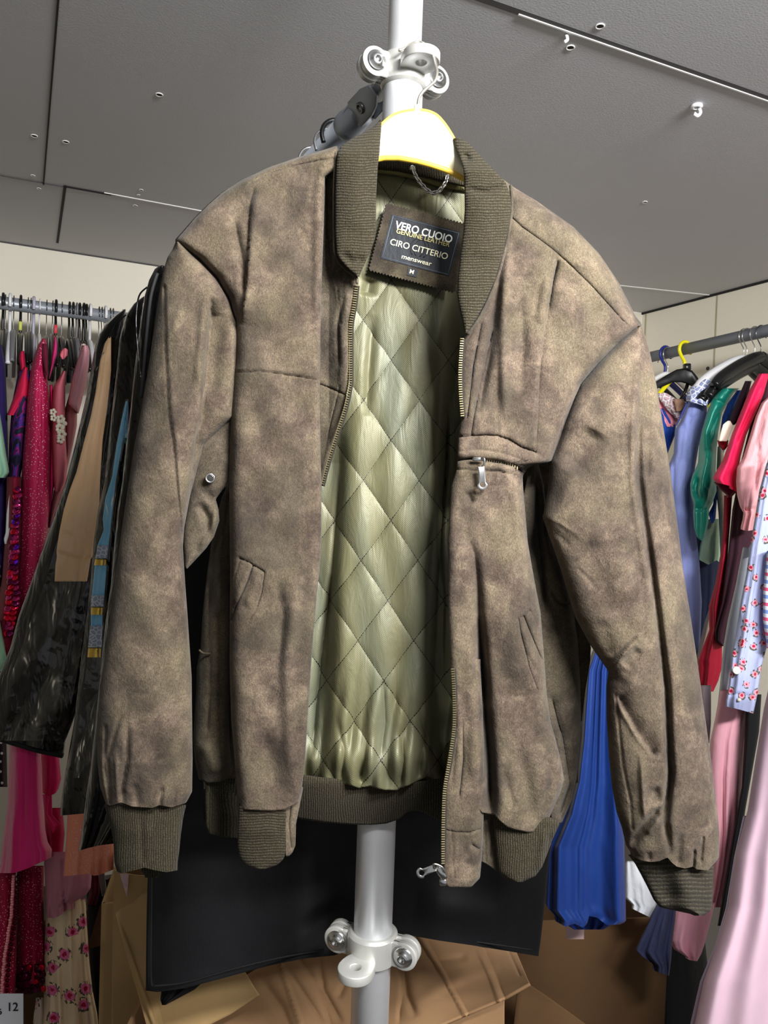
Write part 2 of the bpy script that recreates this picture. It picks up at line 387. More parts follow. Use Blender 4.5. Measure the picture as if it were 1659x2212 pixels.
def tubecloth(name, mat, L, R, y0, y1, depth, t, parent=None, folds=(), step=4, sq=.7, pleat=None, fn=None, cap=True, tfun=None, label=None, cat=None, group=None, bot=None):
    """closed cloth volume: traced silhouette, real depth t (half thickness)"""
    ny = max(3, int((y1-y0)/step)+1); ys = np.linspace(y0, y1, ny); l = interp(L, ys); r = interp(R, ys)
    nh = max(10, int(np.max(r-l)/step*1.3)); th = np.concatenate([np.linspace(0, PI, nh), np.linspace(PI, 2*PI, max(10, nh//3))[1:-1]]); n = len(th)
    u = (1-np.cos(th))/2; X = l[:, None]+(r-l)[:, None]*u[None, :]; Y = np.repeat(ys[:, None], n, 1)
    if bot is not None:
        b = np.interp(X[-1], [p[0] for p in bot], [p[1] for p in bot]); hh = min(110, (y1-y0)*.6); k = np.clip((ys-(y1-hh))/hh, 0, 1)[:, None]; Y = Y+k*(b[None, :]-y1)
    s = np.sin(th)[None, :]; fr = np.where(s > 0, np.abs(s)**sq, -np.abs(s)**sq)
    tk = (tfun(Y) if tfun is not None else t)*np.ones(X.shape)
    D = np.full(X.shape, 0.0)+(depth(X, Y) if callable(depth) else depth) - tk*fr
    w = np.clip(s, 0, 1)**.3*np.where(s > 0, 1, 0)
    if len(folds): D += relief(X, Y, folds)*w
    if pleat is not None:
        nf, a0, a1, ph = pleat; v = (Y-y0)/(y1-y0); rr = np.random.default_rng(int(abs(ph)*1000)+len(name)*7+int(y0)); uu = u[None, :]; q = 0
        for k in range(int(nf*3)+2):       # hanging folds of uneven width, spacing and reach
            c0_ = rr.uniform(.03, .97); dr = rr.uniform(-.07, .07); wd = rr.uniform(.25, .9)/(nf*2.2+2); am = rr.choice([-1, 1])*rr.uniform(.5, 1.2); st = rr.uniform(-.5, .6)
            z_ = (uu-c0_-dr*v)/wd; q = q+am*np.exp(-z_*z_)*np.clip((v-st)/.35, 0, 1)*(1+.3*np.sin(7*v+9*c0_))
        D += (a0+(a1-a0)*v)*q*np.abs(s)**.5*.8
    if fn is not None: D += fn(X, Y, u[None, :])*w
    V = W(X.ravel(), Y.ravel(), D.ravel()); Fc = []
    for j in range(ny-1):
        for i in range(n): Fc.append([j*n+i, j*n+(i+1) % n, (j+1)*n+(i+1) % n, (j+1)*n+i])
    uv = {'UVMap': np.stack([X.ravel()/1000, Y.ravel()/1000], 1)}
    V = list(V); U = list(uv['UVMap'])
    if cap:
        for row in ((0, ny-1) if cap == 'both' else (0,)):
            c = len(V); V.append(np.mean(V[row*n:row*n+n], 0)); U.append(U[row*n])
            for i in range(n): Fc.append([row*n+i, row*n+(i+1) % n, c])
    o = mesh(name, np.array(V), Fc, mat, parent, {'UVMap': np.array(U)})
    if label: tag(o, label, cat, group)
    return o
def stitchline(name, pts, depthfn, mat, parent, r=.0007, lift=.0015, dash=None, n=5):
    """raised thread or seam cord lying on a surface"""
    mb = MB(); pp = smoothpts([np.array([p[0], p[1], 0.]) for p in pts], 6)
    X = np.array([p[0] for p in pp]); Y = np.array([p[1] for p in pp]); D = depthfn(X, Y)-lift; w = W(X, Y, D)
    mb.add(*tube_g(list(w), r, 5)); return mb.build(name, mat, parent)

# ------------------------------------------------------------------ room
ZC = 2.237
wl = on_z(0, 521, ZC); YB = float(wl[1]); cr = on_z(1388, 676, ZC); XR = float(cr[0]); YR = float(cr[1])
WALL = paint_mat('cream_wall_paint', c3(226, 220, 204), .55, 200, .04)
CEIL = paint_mat('grey_ceiling_board', c3(188, 189, 193), .6, 260, .05)
FLOOR = paint_mat('dark_floor', c3(90, 86, 80), .8, 60, .2)
JW = simple('white_joint', c3(225, 225, 222), .5); JD = simple('dark_joint', c3(28, 27, 27), .9); JG = simple('grey_joint', c3(70, 68, 70), .8)
XS = float(on_z(1010, 640, ZC)[0])*0+1.35     # where the back wall steps forward, behind the jacket
def struct(name, g, mat, sm=False, parent=None):
    o = MB().add(*g).build(name, mat, parent, smooth=sm)
    if parent is None: o['kind'] = 'structure'
    return o
struct('floor', boxw(-2.2, XR+.1, -1.2, YB+.1, -.08, 0), FLOOR)
struct('ceiling', boxw(-2.2, XR+.1, -1.2, YB+.1, ZC, ZC+.06), CEIL)
struct('wall_back', boxw(-2.2, XS, YB, YB+.08, 0, ZC), WALL)
struct('wall_back_right', boxw(XS-.02, XR+.1, YR, YR+.08, 0, ZC), WALL)
struct('wall_back_return', boxw(XS-.02, XS+.04, YR+.08, YB, 0, ZC), WALL)
struct('wall_right', boxw(XR, XR+.08, -1.2, YR, 0, ZC), WALL)
struct('wall_left', boxw(-2.2, -2.12, -1.2, YB, 0, ZC), WALL)
tn = [0]
def ceil_line(p, q, w, mat, h=.002, parent=None):
    a = on_z(*p, ZC); b = on_z(*q, ZC); m = (a+b)/2; d = b-a; L = np.linalg.norm(d); d /= L; tn[0] += 1
    return struct('trim_%d' % tn[0], box_g(m-ZA*h/2, d, np.cross(ZA, d), ZA, L, w, h), mat)
ceil_line((129, -40), (94, 398), .0035, JD); ceil_line((141, 400), (124, 524), .007, JD)
ceil_line((-60, 367), (240, 421), .003, JG); ceil_line((140, 401), (250, 421), .003, JD); ceil_line((225, 416), (760, 516), .006, JW)
ceil_line((950, -34), (1760, 247), .014, JG, .001); ceil_line((1120, 29), (1760, 252), .003, JW, .0025)
ceil_line((1250, 607), (1531, 637), .010, JW)
# dark strip between wall and ceiling, panel joints on the right wall
struct('trim_10', boxw(XR-.006, XR, .2, YR, ZC-.008, ZC), JD)
struct('trim_11', boxw(-2.1, XS, YB-.003, YB, ZC-.004, ZC), JG)
for k, px in enumerate((1547, 1395)):
    p = on_x(px, 700, XR); struct('trim_%d' % (12+k), boxw(XR-.002, XR, p[1]-.003, p[1]+.003, 0, ZC), simple('panel_joint', c3(165, 158, 130), .6))
pj = on_x(1529, 796, XR)
tag(MB().add(*lathe_g(pj, -XA, [(0, .007), (.002, .007), (.003, .004)])).build('wall_screw', JG), 'small dark screw head in the cream wall above the right rail', 'screw')
# screw holes: recessed rings in the ceiling
def cscrew(px, py, r, lab):
    p = on_z(px, py, ZC); o = empty('ceiling_screw', p, lab, 'screw', 'sunk screws in the ceiling boards')
    MB().add(*lathe_g(p, -ZA, [(0, r), (.0015, r), (.0015, r*.72), (0, r*.7)], 20)).build('plaster_rim', JW, o)
    MB().add(*lathe_g(p, -ZA, [(0, r*.72), (.0008, r*.7), (.0009, .0005)], 20)).build('screw_head', JD, o)
for a in [(344, 204, .008, 'sunk ceiling screw high on the left, alone in the big grey board'), (74, 293, .008, 'sunk ceiling screw just left of the long thin board joint'),
          (142, 306, .008, 'sunk ceiling screw just right of the long thin board joint'), (71, 379, .006, 'small ceiling screw hard above the cross joint at far left'),
          (84, 407, .006, 'small ceiling screw under the cross joint at far left'), (305, 410, .006, 'upper one of the ceiling screws above the white joint left of the jacket'),
          (299, 421, .005, 'lower of the two screws touching the white joint left of the jacket'), (292, 444, .007, 'ceiling screw below the white joint left of the jacket'),
          (1296, 56, .008, 'sunk ceiling screw above the wide dark joint at top right'), (1232, 102, .008, 'sunk ceiling screw below the wide dark joint at top right'),
          (1393, 436, .007, 'sunk ceiling screw right of the jacket shoulder')]: cscrew(*a)
p = on_z(1505, 227, ZC); o = empty('ceiling_hook', p, 'small broken white plastic plug sticking out of the ceiling at right', 'plug')
MB().add(*lathe_g(p, -ZA, [(0, .011), (.004, .012), (.006, .008), (.006, .005), (.001, .004)], 20)).build('socket', PWHITE, o)
MB().add(*tube_g(smoothpts([p+XA*.007-ZA*.004, p+XA*.011-ZA*.012, p+XA*.004-ZA*.020, p-XA*.006-ZA*.018]), .0035, 8)).build('tip', PWHITE, o)
p = on_z(1223, 74, ZC)
tag(MB().add(*tube_g(smoothpts([p, p-ZA*.008+XA*.003, p-ZA*.014-XA*.003]), [.003]*12+[.0015], 6)).build('plaster_drip', JW), 'tiny white plaster drip beside the wide dark ceiling joint', 'plaster')

# ------------------------------------------------------------------ support pole with its clamps
DP = .905
pc = W(838, 1100, DP); PX, PY = float(pc[0]), float(pc[1])
def zat(py, px=838): return float(W(px, py, DP)[2])
pole = empty('support_pole', (PX, PY, 0), 'silver metal pole rising behind the suede jacket from boxes to ceiling', 'pole')
z_top = zat(178, 872)
MB().add(*lathe_g((PX, PY, 0), ZA, [(0, .0232), (z_top-.004, .0232), (z_top, .0218), (z_top, .0205)], 48)).build('outer_tube', SILVER, pole)
MB().add(*lathe_g((PX, PY, z_top-.05), ZA, [(0, .0198), (ZC-z_top+.05, .0198)], 48)).build('inner_tube', SILVER, pole)
def disc_out(r, n=28, a0=0): return [(r*math.cos(a0+2*PI*k/n), r*math.sin(a0+2*PI*k/n)) for k in range(n)]
def clamp(zc, yaw, tabdir, rin, flip=1):
    """two-bolt pipe clamp: band, two pairs of ears, bolts and a holed lug"""
    ex = np.array([math.cos(yaw), math.sin(yaw), 0]); ey = np.array([-math.sin(yaw), math.cos(yaw), 0]); c = np.array([PX, PY, zc]); H = .036
    mb = MB()
    mb.add(*lathe_g(c, ZA, [(-H/2, rin), (-H/2, rin+.0035), (-H/2+.003, rin+.0065), (H/2-.003, rin+.0065), (H/2, rin+.0035), (H/2, rin)], 48))
    for s in (-1, 1):
        cc = c+ex*s*(rin+.019)
        for q in (-1, 1):
            cq = cc+ey*q*.0062; V, Fc = lathe_g(cq, ey, [(-.0045, .0145), (-.0035, .0165), (.0035, .0165), (.0045, .0145)], 28); mb.add(V, Fc)
            mb.add(*box_g(c+ex*s*(rin+.009)+ey*q*.0062, ex, ey, ZA, .022, .009, .030, .003))
    band = mb.build('clamp', CAST, pole); bevel(band, .0008)
    td = np.array([math.cos(tabdir), math.sin(tabdir), 0]); ts = np.cross(ZA, td)
    n = 32; out = []
    for k in range(n):
        a = 2*PI*k/n; x = .021*math.cos(a); y = .021*math.sin(a)
        if x < 0: x *= 1.5
        out.append((x, y))
    inn = disc_out(.0062, n)
    lug = MB().add(*ringplate_g(out, inn, c+td*(rin+.022)+ZA*flip*.008, td, ts, ZA, .011)).build('lug', CAST, band); bevel(lug, .0012)
    for s in (-1, 1):
        cc = c+ex*s*(rin+.019)-ey*.0105
        MB().add(*lathe_g(cc, -ey, [(-.002, .0118), (.0012, .0118), (.0022, .0105), (.0024, .0088), (.0048, .0072), (.006, .0045), (.006, .0035), (.003, .0028), (.003, .0001)], 30)).build('bolt', STEEL, band)
    return band
av = math.atan2(-math.cos(AZ), -math.sin(AZ))     # direction from the pole back to the viewer
zu = zat(175, 873)
clamp(zu, -AZ+math.radians(25), av+math.radians(27), .0205, -.25)
clamp(zat(2056, 806), -AZ-math.radians(20), av-math.radians(24), .0238, -1)

# ------------------------------------------------------------------ rails
def rail(name, a, b, r, mat, label, cat='clothes rail'):
    o = MB().add(*tube_g([a, b], r, 32)).build(name, mat); tag(o, label, cat); return o
YL = YB-.34
a = on_y(20, 655, YL); ZL = float(a[2])
RL = rail('clothes_rail', (-2.1, YL, ZL+.004), (float(on_y(330, 690, YL)[0])+1.0, YL, ZL-.006), .0195, GREYT, 'silver grey rail on the left carrying the crowded row of hangers')
XRR = XR-.32
a = on_x(1420, 768, XRR); b = on_x(1650, 716, XRR); ZR = float((a[2]+b[2])/2)
rail('clothes_rail', (XRR, .3, float(b[2]+(b[2]-a[2])/(b[1]-a[1])*(.3-b[1]))), (XRR, YR-.02, float(a[2]+(a[2]-b[2])/(a[1]-b[1])*(YR-.02-a[1]))), .019, RAILR, 'blue-grey rail on the right carrying gowns and blouses')
# joint and rail running back from the pole
arm = empty('hanging_rail', (PX, PY, zu-.03), 'grey-blue tube bolted behind the pole, running to the back wall', 'rail')
za = zat(230, 870); ya = PY+.05
fork = MB()
dirv = YA.copy()
base = W(806, 214, .985); st = base.copy(); side = np.cross(dirv, ZA)
pend = base+dirv*1.45
MB().add(*tube_g([base+dirv*.045, pend], .0185, 32)).build('tube', GREYT, arm)
MB().add(*lathe_g(base+dirv*.03, dirv, [(0, .012), (.008, .0188), (.045, .0192), (.047, .0205), (.058, .0205), (.060, .0192)], 32)).build('sleeve_collar', GREYT, arm)
pj = np.array([PX, PY, base[2]])+side*0
for q in (-1, 1):
    out = [(-.034, -.004), (-.030, .012), (-.01, .017), (.030, .0175), (.036, .012), (.036, -.012), (.03, -.0175), (-.004, -.0165), (-.022, -.012)]
    sn = np.array([.80, 0, .60]); sv = np.cross(sn, dirv)
    V, Fc = prism_g(out, base+dirv*.004+sn*q*.0125, dirv, sv, sn, .0045)
    e = MB().add(V, Fc).build('fork_plate', GREYT, arm); bevel(e, .001)
MB().add(*lathe_g(base+dirv*.012-sn*.0150, -sn, [(-.002, .0075), (.002, .0072), (.003, .005), (.0015, .004), (.0015, .0003)], 24)).build('screw', STEEL_D, arm)
MB().add(*lathe_g(base+dirv*.012+sn*.0150, sn, [(-.002, .0075), (.002, .0072), (.003, .005), (.0015, .004), (.0015, .0003)], 24)).build('screw', STEEL_D, arm)
MB().add(*tube_g([np.array([PX, PY, base[2]+.004])+dirv*.022, base-dirv*.012], [.012, .010], 14)).build('pivot', GREYT, arm)

# ------------------------------------------------------------------ hangers on the side rails
def hook_pts(c, r, hd, stem, wire_off=0):
    """c: centre of the rail, hd: horizontal unit direction of the hanger plane"""
    pts = []
    for k in range(13):
        a = math.radians(-25+ (205)*k/12); pts.append(c+hd*(-r*math.cos(a))*-1*-1+ZA*r*math.sin(a))
    return pts
def hanger(c, hd, hook_mat, body_mat, label, group, r=.0225, wire=.0018, stem=.06, half=.2, drop=.09, bodyr=.006, tagcol=None, arms=True, flat=1.0, near=1):
    """coat hanger: c = point on the rail axis; arms along +-hd"""
    c = np.array(c, float); hd = np.array(hd, float)*near; z0 = c[2]-r-stem
    o = empty('coat_hanger', (c[0], c[1], z0), label, 'hanger', group)
    pts = [c+hd*r*math.cos(math.radians(a))+ZA*r*math.sin(math.radians(a)) for a in (-30, 0, 30, 60, 90, 120, 150, 180, 205)]
    pts += [c-hd*r*.55-ZA*r*.95, c-ZA*(r+.016), c-ZA*(r+stem*.6), c-ZA*(r+stem)]
    MB().add(*tube_g(smoothpts(pts, 4), wire, 8)).build('hook', hook_mat, o)
    if arms:
        mb = MB(); top = c-ZA*(r+stem)
        for s in (-1, 1):
            pp = [top+ZA*.006, top+hd*s*.03-ZA*.004, top+hd*s*half*.5-ZA*drop*.42, top+hd*s*half*.85-ZA*drop*.9, top+hd*s*half-ZA*drop*1.25]
            mb.add(*tube_g(smoothpts(pp, 5), [bodyr*(1.0+.5*(1-abs(k/20-.3))) for k in range(21)], 10))
        mb.build('shoulder_arms', body_mat, o)
    if tagcol is not None:
        MB().add(*box_g(c-ZA*(r+stem*.55), XA, YA, ZA, .0085, .012, .026, .001)).build('size_tag', tagcol, o)
    return o
GL = 'hangers crowded on the left rail'
YG = simple('yellow_green_tag', c3(205, 215, 90), .5); RDT = simple('red_tag', c3(225, 60, 80), .5)
hk = [(7, 'k', .0052, 'black plastic hanger at the far left end of the rail, beside the frame edge'), (12, 's', .0018, 'steel-hooked hanger tucked behind the first wide white hook'),
      (22, 'w', .0058, 'wide white plastic hanger nearest the left frame edge'), (30, 's', .0018, 'steel-hooked hanger right of the first wide white hook, over a grey arm'),
      (45, 'k', .005, 'black hanger wearing a yellow-green size tag on its neck'), (61, 's', .0018, 'steel hook of the left one in the pair between yellow tag and lilac hook'),
      (67, 's', .0018, 'steel hook of the right one in the pair between yellow tag and lilac hook'), (73, 'l', .0058, 'pale lilac plastic hanger with a wide flat hook'),
      (86, 'w', .0022, 'thin white wire hanger just right of the lilac one'), (101, 's', .0018, 'steel-hooked hanger above the collar of the glitter robe'),
      (114, 's', .0018, 'steel-hooked hanger just left of the red-tagged one'), (121, 'k', .005, 'black hanger wearing a red size tag on its neck'),
      (134, 's', .0018, 'lone dark steel hook right of the red-tagged hanger'), (150, 'k', .0042, 'leftmost glossy black hook of the tight black cluster'),
      (158, 'k', .0045, 'second glossy black hook of the tight black cluster'), (166, 'g', .004, 'grey plastic hook squeezed inside the black cluster'),
      (172, 'k', .0045, 'black hook directly right of the grey one in the cluster'), (181, 'k', .0055, 'thickest black hook, tallest of the cluster'),
      (187, 'k', .004, 'rightmost black hook of the cluster, against the white one'), (195, 'w', .0055, 'white plastic hook right beside the black cluster'),
      (214, 's', .0018, 'left steel hook between the two last white hooks'), (220, 's', .0018, 'right steel hook between the two last white hooks'),
      (228, 'w', .0055, 'last white plastic hook before the shiny black bags'), (238, 's', .0018, 'steel hook right after the last white hook'),
      (244, 's', .0018, 'steel hook second after the last white hook'), (265, 's', .0018, 'steel hook partly covered by the slope of the shiny black bag')]
mats = {'k': (PBLACK, PBLACK), 's': (STEEL_D, PBLACK), 'w': (PWHITE, PWHITE), 'l': (PLILAC, PLILAC), 'g': (PGREY, PGREY)}
for px, k, wr, lab in hk:
    p = on_y(px, 655+px*.12, YL)
    tc = YG if px == 45 else RDT if px == 121 else None
    bm = PGREY if px == 30 else (PWHITE if (px == 86) else mats[k][1])
    hanger((p[0], YL, ZL-.000), YA, mats[k][0], bm, lab, GL, r=.0225+wr*.6, wire=wr*.8, stem=.065+.01*random.random(), half=.19, drop=.085, bodyr=.0055 if px not in (101, 86) else .003, tagcol=tc, near=-1)
GR = 'hangers on the right rail'
def rpt(px, py): return on_x(px, py, XRR)
def zrail(y): return float(b[2]+(a[2]-b[2])/(a[1]-b[1])*(y-b[1]))
for px, py, hm, bm, wr, lab, kw in [
    (1412, 775, STEEL, PBLACK, .0017, 'steel-hooked hanger half hidden by the jacket sleeve', {}),
    (1444, 765, STEEL, PWHITE, .0017, 'steel-hooked hanger tight behind the blue hook', dict(stem=.05)),
    (1438, 765, PBLUE, PBLUE, .005, 'dark blue plastic hanger on the right rail', dict(stem=.07, bodyr=.007)),
    (1480, 755, PYEL, PYEL, .0058, 'bright yellow plastic hanger crossing behind a black one', dict(stem=.055, drop=.13, bodyr=.0055, half=.17)),
    (1608, 727, STEEL, PWHITE, .0017, 'steel-hooked white-bodied hanger, leftmost of the four right steel hooks', dict(bodyr=.016, drop=.08)),
    (1615, 726, STEEL, PBLACK, .0017, 'steel-hooked black hanger, second of the four right steel hooks', dict(bodyr=.016, drop=.10, stem=.07)),
    (1632, 722, STEEL, PBLACK, .0017, 'steel-hooked black hanger, third of the four right steel hooks', dict(bodyr=.016, drop=.09, stem=.075)),
    (1645, 720, STEEL_D, PBLACK, .0018, 'dark-hooked black hanger, rightmost of the four right steel hooks', dict(bodyr=.014, drop=.08, stem=.055))]:
    p = rpt(px, py); k2 = dict(stem=.06, half=.19, drop=.10, bodyr=.006); k2.update(kw)
    hanger((XRR, p[1], float(p[2])), XA, hm, bm, lab, GR, r=.023+wr*.6, wire=wr, **k2)
# wide black shaped hanger with its plastic neck clip
p = rpt(1484, 757); d = float(np.dot(np.array(p)-CAM, fw))-.05
bh = empty('coat_hanger', W(1482, 812, d), 'broad black shaped hanger over the yellow one, open cut-out in its middle', 'hanger', GR)
top = [(1418, 826), (1440, 812), (1462, 800), (1480, 797), (1494, 802), (1505, 815), (1517, 838)]; bt = [(1516, 846), (1500, 836), (1486, 828), (1472, 824), (1452, 824), (1434, 832), (1418, 838)]
V = [W(x, y, d-.012) for x, y in top+bt]+[W(x, y, d+.012) for x, y in top+bt]; n = len(top+bt)
mb = MB().add(V, [[k, (k+1) % n, n+(k+1) % n, n+k] for k in range(n)]+[[k, k+1, n-2-k, n-1-k] for k in range(len(top)-1)]+[[n+k, n+n-1-k, n+n-2-k, n+k+1] for k in range(len(top)-1)])
e = mb.build('shoulder_body', PBLACK, bh); bevel(e, .003)
e = MB().add(*tube_g([W(x, y, d) for x, y in ((1486, 828), (1480, 845), (1470, 862), (1490, 868), (1500, 850), (1507, 842))], .006, 8)).build('cross_bar', PBLACK, bh)
MB().add(*box_g(W(1484, 793, d), rt, fw, up, .022, .02, .022, .003)).build('neck_clip', PBLACK, bh)
# ------------------------------------------------------------------ the jacket
J = empty('suede_jacket', W(850, 1880, .80), 'worn brown suede bomber jacket, unzipped, with dark knit collar and quilted olive lining', 'jacket')
G = 'g'; E = 'e'
# --- back and lining
LB = [(800, 335), (775, 600), (720, 850), (665, 1050), (640, 1300), (632, 1720)]; RB = [(1012, 335), (1015, 600), (1010, 800), (1005, 1100), (1010, 1300), (1005, 1720)]
def d_lin(X, Y):
    d = .853+.004*np.sin(Y/300.)+0*X; g = np.clip((Y-420)/250, 0, 1); cR = 972-.045*np.clip(Y-700, 0, 1000); cL = 745-.05*np.clip(Y-900, 0, 900)
    d += .042*g/(1+np.exp(-(X-cR)/9.))+.030*np.clip((Y-850)/150, 0, 1)/(1+np.exp((X-cL)/8.))
    d += -.012*np.exp(-((Y-1640)/45.)**2)
    return d
def st_uv(X, Y):
    x0 = 845-.045*np.clip(Y-1124, 0, 900); b = (Y-1124)/86.4; a = (X-x0)/60.5
    return np.stack([(a+b)/2, (a-b)/2], 1)
def lin_fn(X, Y, u):
    s = st_uv(X.ravel(), Y.ravel()); q = (np.abs(np.sin(PI*s[:, 0]))*np.abs(np.sin(PI*s[:, 1]))).reshape(X.shape)
    d = -.0042*q**.5*np.clip((Y-420)/150, .25, 1)
    low = np.clip((Y-1420)/200, 0, 1)
    d += low*.0035*np.sin(X/9.5+2.5*np.sin(Y/60.))+low*.002*np.sin(X/4.7+Y/45.)
    d += .0016*np.sin(X/13.+np.sin(Y/130.)*2)*np.clip((Y-650)/200, 0, 1)
    return d
lin_folds = [(G, [(1000, 640), (985, 760), (968, 900), (958, 1060), (945, 1250), (935, 1450), (925, 1640)], 9, .012),
             (G, [(985, 700), (972, 850), (975, 1000), (960, 1150), (968, 1300), (962, 1500)], 6, -.008),
             (G, [(742, 940), (738, 1010), (728, 1120), (716, 1260), (706, 1420), (690, 1560)], 7, .006),
             (G, [(716, 1240), (696, 1400), (684, 1520), (676, 1640)], 7, .012), (G, [(800, 1560), (790, 1640), (775, 1690)], 8, 0, .014),
             (G, [(860, 1560), (872, 1640), (868, 1700)], 7, 0, .014), (G, [(730, 1540), (742, 1620), (738, 1690)], 7, 0, .014),
             (G, [(905, 1500), (915, 1590), (905, 1680)], 8, 0, .016), (G, [(828, 1470), (832, 1560), (822, 1640)], 6, .005),
             (G, [(806, 680), (800, 760), (790, 900)], 12, .006), (G, [(800, 600), (792, 640)], 14, .008)]
def lbot(): return [(560, 1675), (632, 1675), (655, 1682), (675, 1693), (700, 1688), (722, 1700), (750, 1692), (775, 1702), (800, 1696), (830, 1706), (856, 1706), (880, 1696), (905, 1684), (922, 1676), (945, 1688), (965, 1696), (1005, 1690), (1080, 1690)]
lining = sheet('lining', LIN, [(795, 352), (745, 500), (705, 600), (640, 850), (590, 1050), (570, 1300), (560, 1720)], [(1012, 392), (1060, 600), (1090, 900), (1090, 1300), (1080, 1720)],
      352, 1690, d_lin, J, lin_folds, step=3, thick=.003, fn=lin_fn, uvx=st_uv, bot=lbot())
# neck binding strip and inner back of the knit collar
neckpts = [(815, 362), (850, 366), (890, 372), (930, 382), (970, 396), (1008, 402)]
def ribbon(name, mat, top, bot, depth, parent, n=60, m=8, thick=.003, bulge=.003):
    """cloth strip between an upper and a lower traced curve"""
    x0 = max(top[0][0], bot[0][0]); x1 = min(top[-1][0], bot[-1][0]); xs = np.linspace(x0, x1, n)
    yt = np.interp(xs, *zip(*top)); yb = np.interp(xs, *zip(*bot)); v = np.linspace(0, 1, m)[:, None]
    X = np.repeat(xs[None], m, 0); Y = yt+(yb-yt)*v; D = (depth(X, Y) if callable(depth) else depth+0*X)-bulge*np.sin(PI*v)
    V = W(X.ravel(), Y.ravel(), D.ravel()); Fc = [[j*n+i, j*n+i+1, (j+1)*n+i+1, (j+1)*n+i] for j in range(m-1) for i in range(n-1)]
    return solid(mesh(name, V, Fc, mat, parent, {'UVMap': np.stack([X.ravel()/1000, Y.ravel()/1000], 1)}), thick, 0)
ribbon('neck_binding', cloth_mat('binding_satin', c3(118, 112, 72), .45, .4, 90), [(800, 357), (850, 362), (900, 370), (950, 386), (1012, 396)], [(800, 370), (850, 376), (900, 386), (950, 402), (1012, 412)], lambda X, Y: d_lin(X, Y)-.006, J)
ribbon('collar_back', RIB_V, [(790, 300), (860, 318), (930, 330), (1012, 350)], [(790, 362), (860, 368), (930, 384), (1012, 404)], lambda X, Y: .834+.03*(400-Y)/100, J, thick=.004)
# suede back of the jacket behind the lining
back = sheet('back_panel', SUEDE, [(820, 330), (720, 350), (600, 380), (470, 440), (420, 560), (440, 900), (500, 1100), (450, 1250), (440, 1700)],
      [(830, 330), (1060, 370), (1200, 470), (1330, 640), (1330, 800), (1200, 1100), (1236, 1300), (1246, 1400), (1248, 1700)], 332, 1690,
      lambda X, Y: .874+.045*(1/(1+np.exp(-(X-930)/10.))+1/(1+np.exp((X-740)/10.))), J, [(G, [(500, 1200), (480, 1650)], 20, -.01)], step=10, thick=.003)
# image-left back side seen beyond the front panel
def dsl(X, Y): return .838+0*X
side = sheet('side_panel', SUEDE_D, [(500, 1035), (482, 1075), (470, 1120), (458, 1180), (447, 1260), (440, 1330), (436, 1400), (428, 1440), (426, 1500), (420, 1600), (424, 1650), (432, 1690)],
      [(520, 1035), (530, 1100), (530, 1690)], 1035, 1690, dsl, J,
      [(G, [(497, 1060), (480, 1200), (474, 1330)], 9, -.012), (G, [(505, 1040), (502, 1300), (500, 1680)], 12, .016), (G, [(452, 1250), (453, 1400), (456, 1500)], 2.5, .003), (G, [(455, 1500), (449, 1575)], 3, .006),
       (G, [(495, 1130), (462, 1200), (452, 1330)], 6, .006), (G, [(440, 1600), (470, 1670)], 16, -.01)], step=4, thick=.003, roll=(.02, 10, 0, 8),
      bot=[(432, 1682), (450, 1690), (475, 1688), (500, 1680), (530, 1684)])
stitchline('pocket_flap_edge', [(430, 1404), (440, 1411), (455, 1412)], lambda X, Y: .836+0*X, SUEDE_D, side, .0012, .000)
# body side on the image-right
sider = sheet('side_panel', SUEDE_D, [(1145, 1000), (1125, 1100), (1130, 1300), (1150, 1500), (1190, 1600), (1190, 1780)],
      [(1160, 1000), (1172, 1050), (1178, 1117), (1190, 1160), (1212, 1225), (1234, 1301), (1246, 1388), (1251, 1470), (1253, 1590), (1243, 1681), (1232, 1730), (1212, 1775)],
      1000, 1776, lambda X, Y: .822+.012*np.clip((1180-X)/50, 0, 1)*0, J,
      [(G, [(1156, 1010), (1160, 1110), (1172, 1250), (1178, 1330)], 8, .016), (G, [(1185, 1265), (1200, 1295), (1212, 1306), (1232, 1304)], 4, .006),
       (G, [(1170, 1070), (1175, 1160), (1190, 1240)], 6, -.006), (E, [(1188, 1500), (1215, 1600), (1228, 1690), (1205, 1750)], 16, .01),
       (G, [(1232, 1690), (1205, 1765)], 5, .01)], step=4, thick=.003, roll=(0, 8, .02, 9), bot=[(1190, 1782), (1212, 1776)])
# hem ribbing at the back
ribbon('hem_ribbing', RIB_V, [(440, 1680), (640, 1672), (700, 1680), (860, 1695), (960, 1680), (1060, 1690)], [(440, 1770), (640, 1764), (700, 1773), (760, 1778), (800, 1779), (835, 1775), (862, 1766), (880, 1750), (900, 1746), (925, 1756), (960, 1778), (1060, 1800)],
       lambda X, Y: .852+.005*np.sin(X/40.)+.026*np.clip((Y-1690)/85, 0, 1), J, n=130, m=20, thick=.005)
ribbon('hem_ribbing', RIB_V, [(432, 1682), (470, 1686), (530, 1680)], [(446, 1785), (452, 1800), (530, 1812)], lambda X, Y: .846+.004*np.sin(X/9.)+.0002*(X-430), J, n=40, m=20, thick=.006)

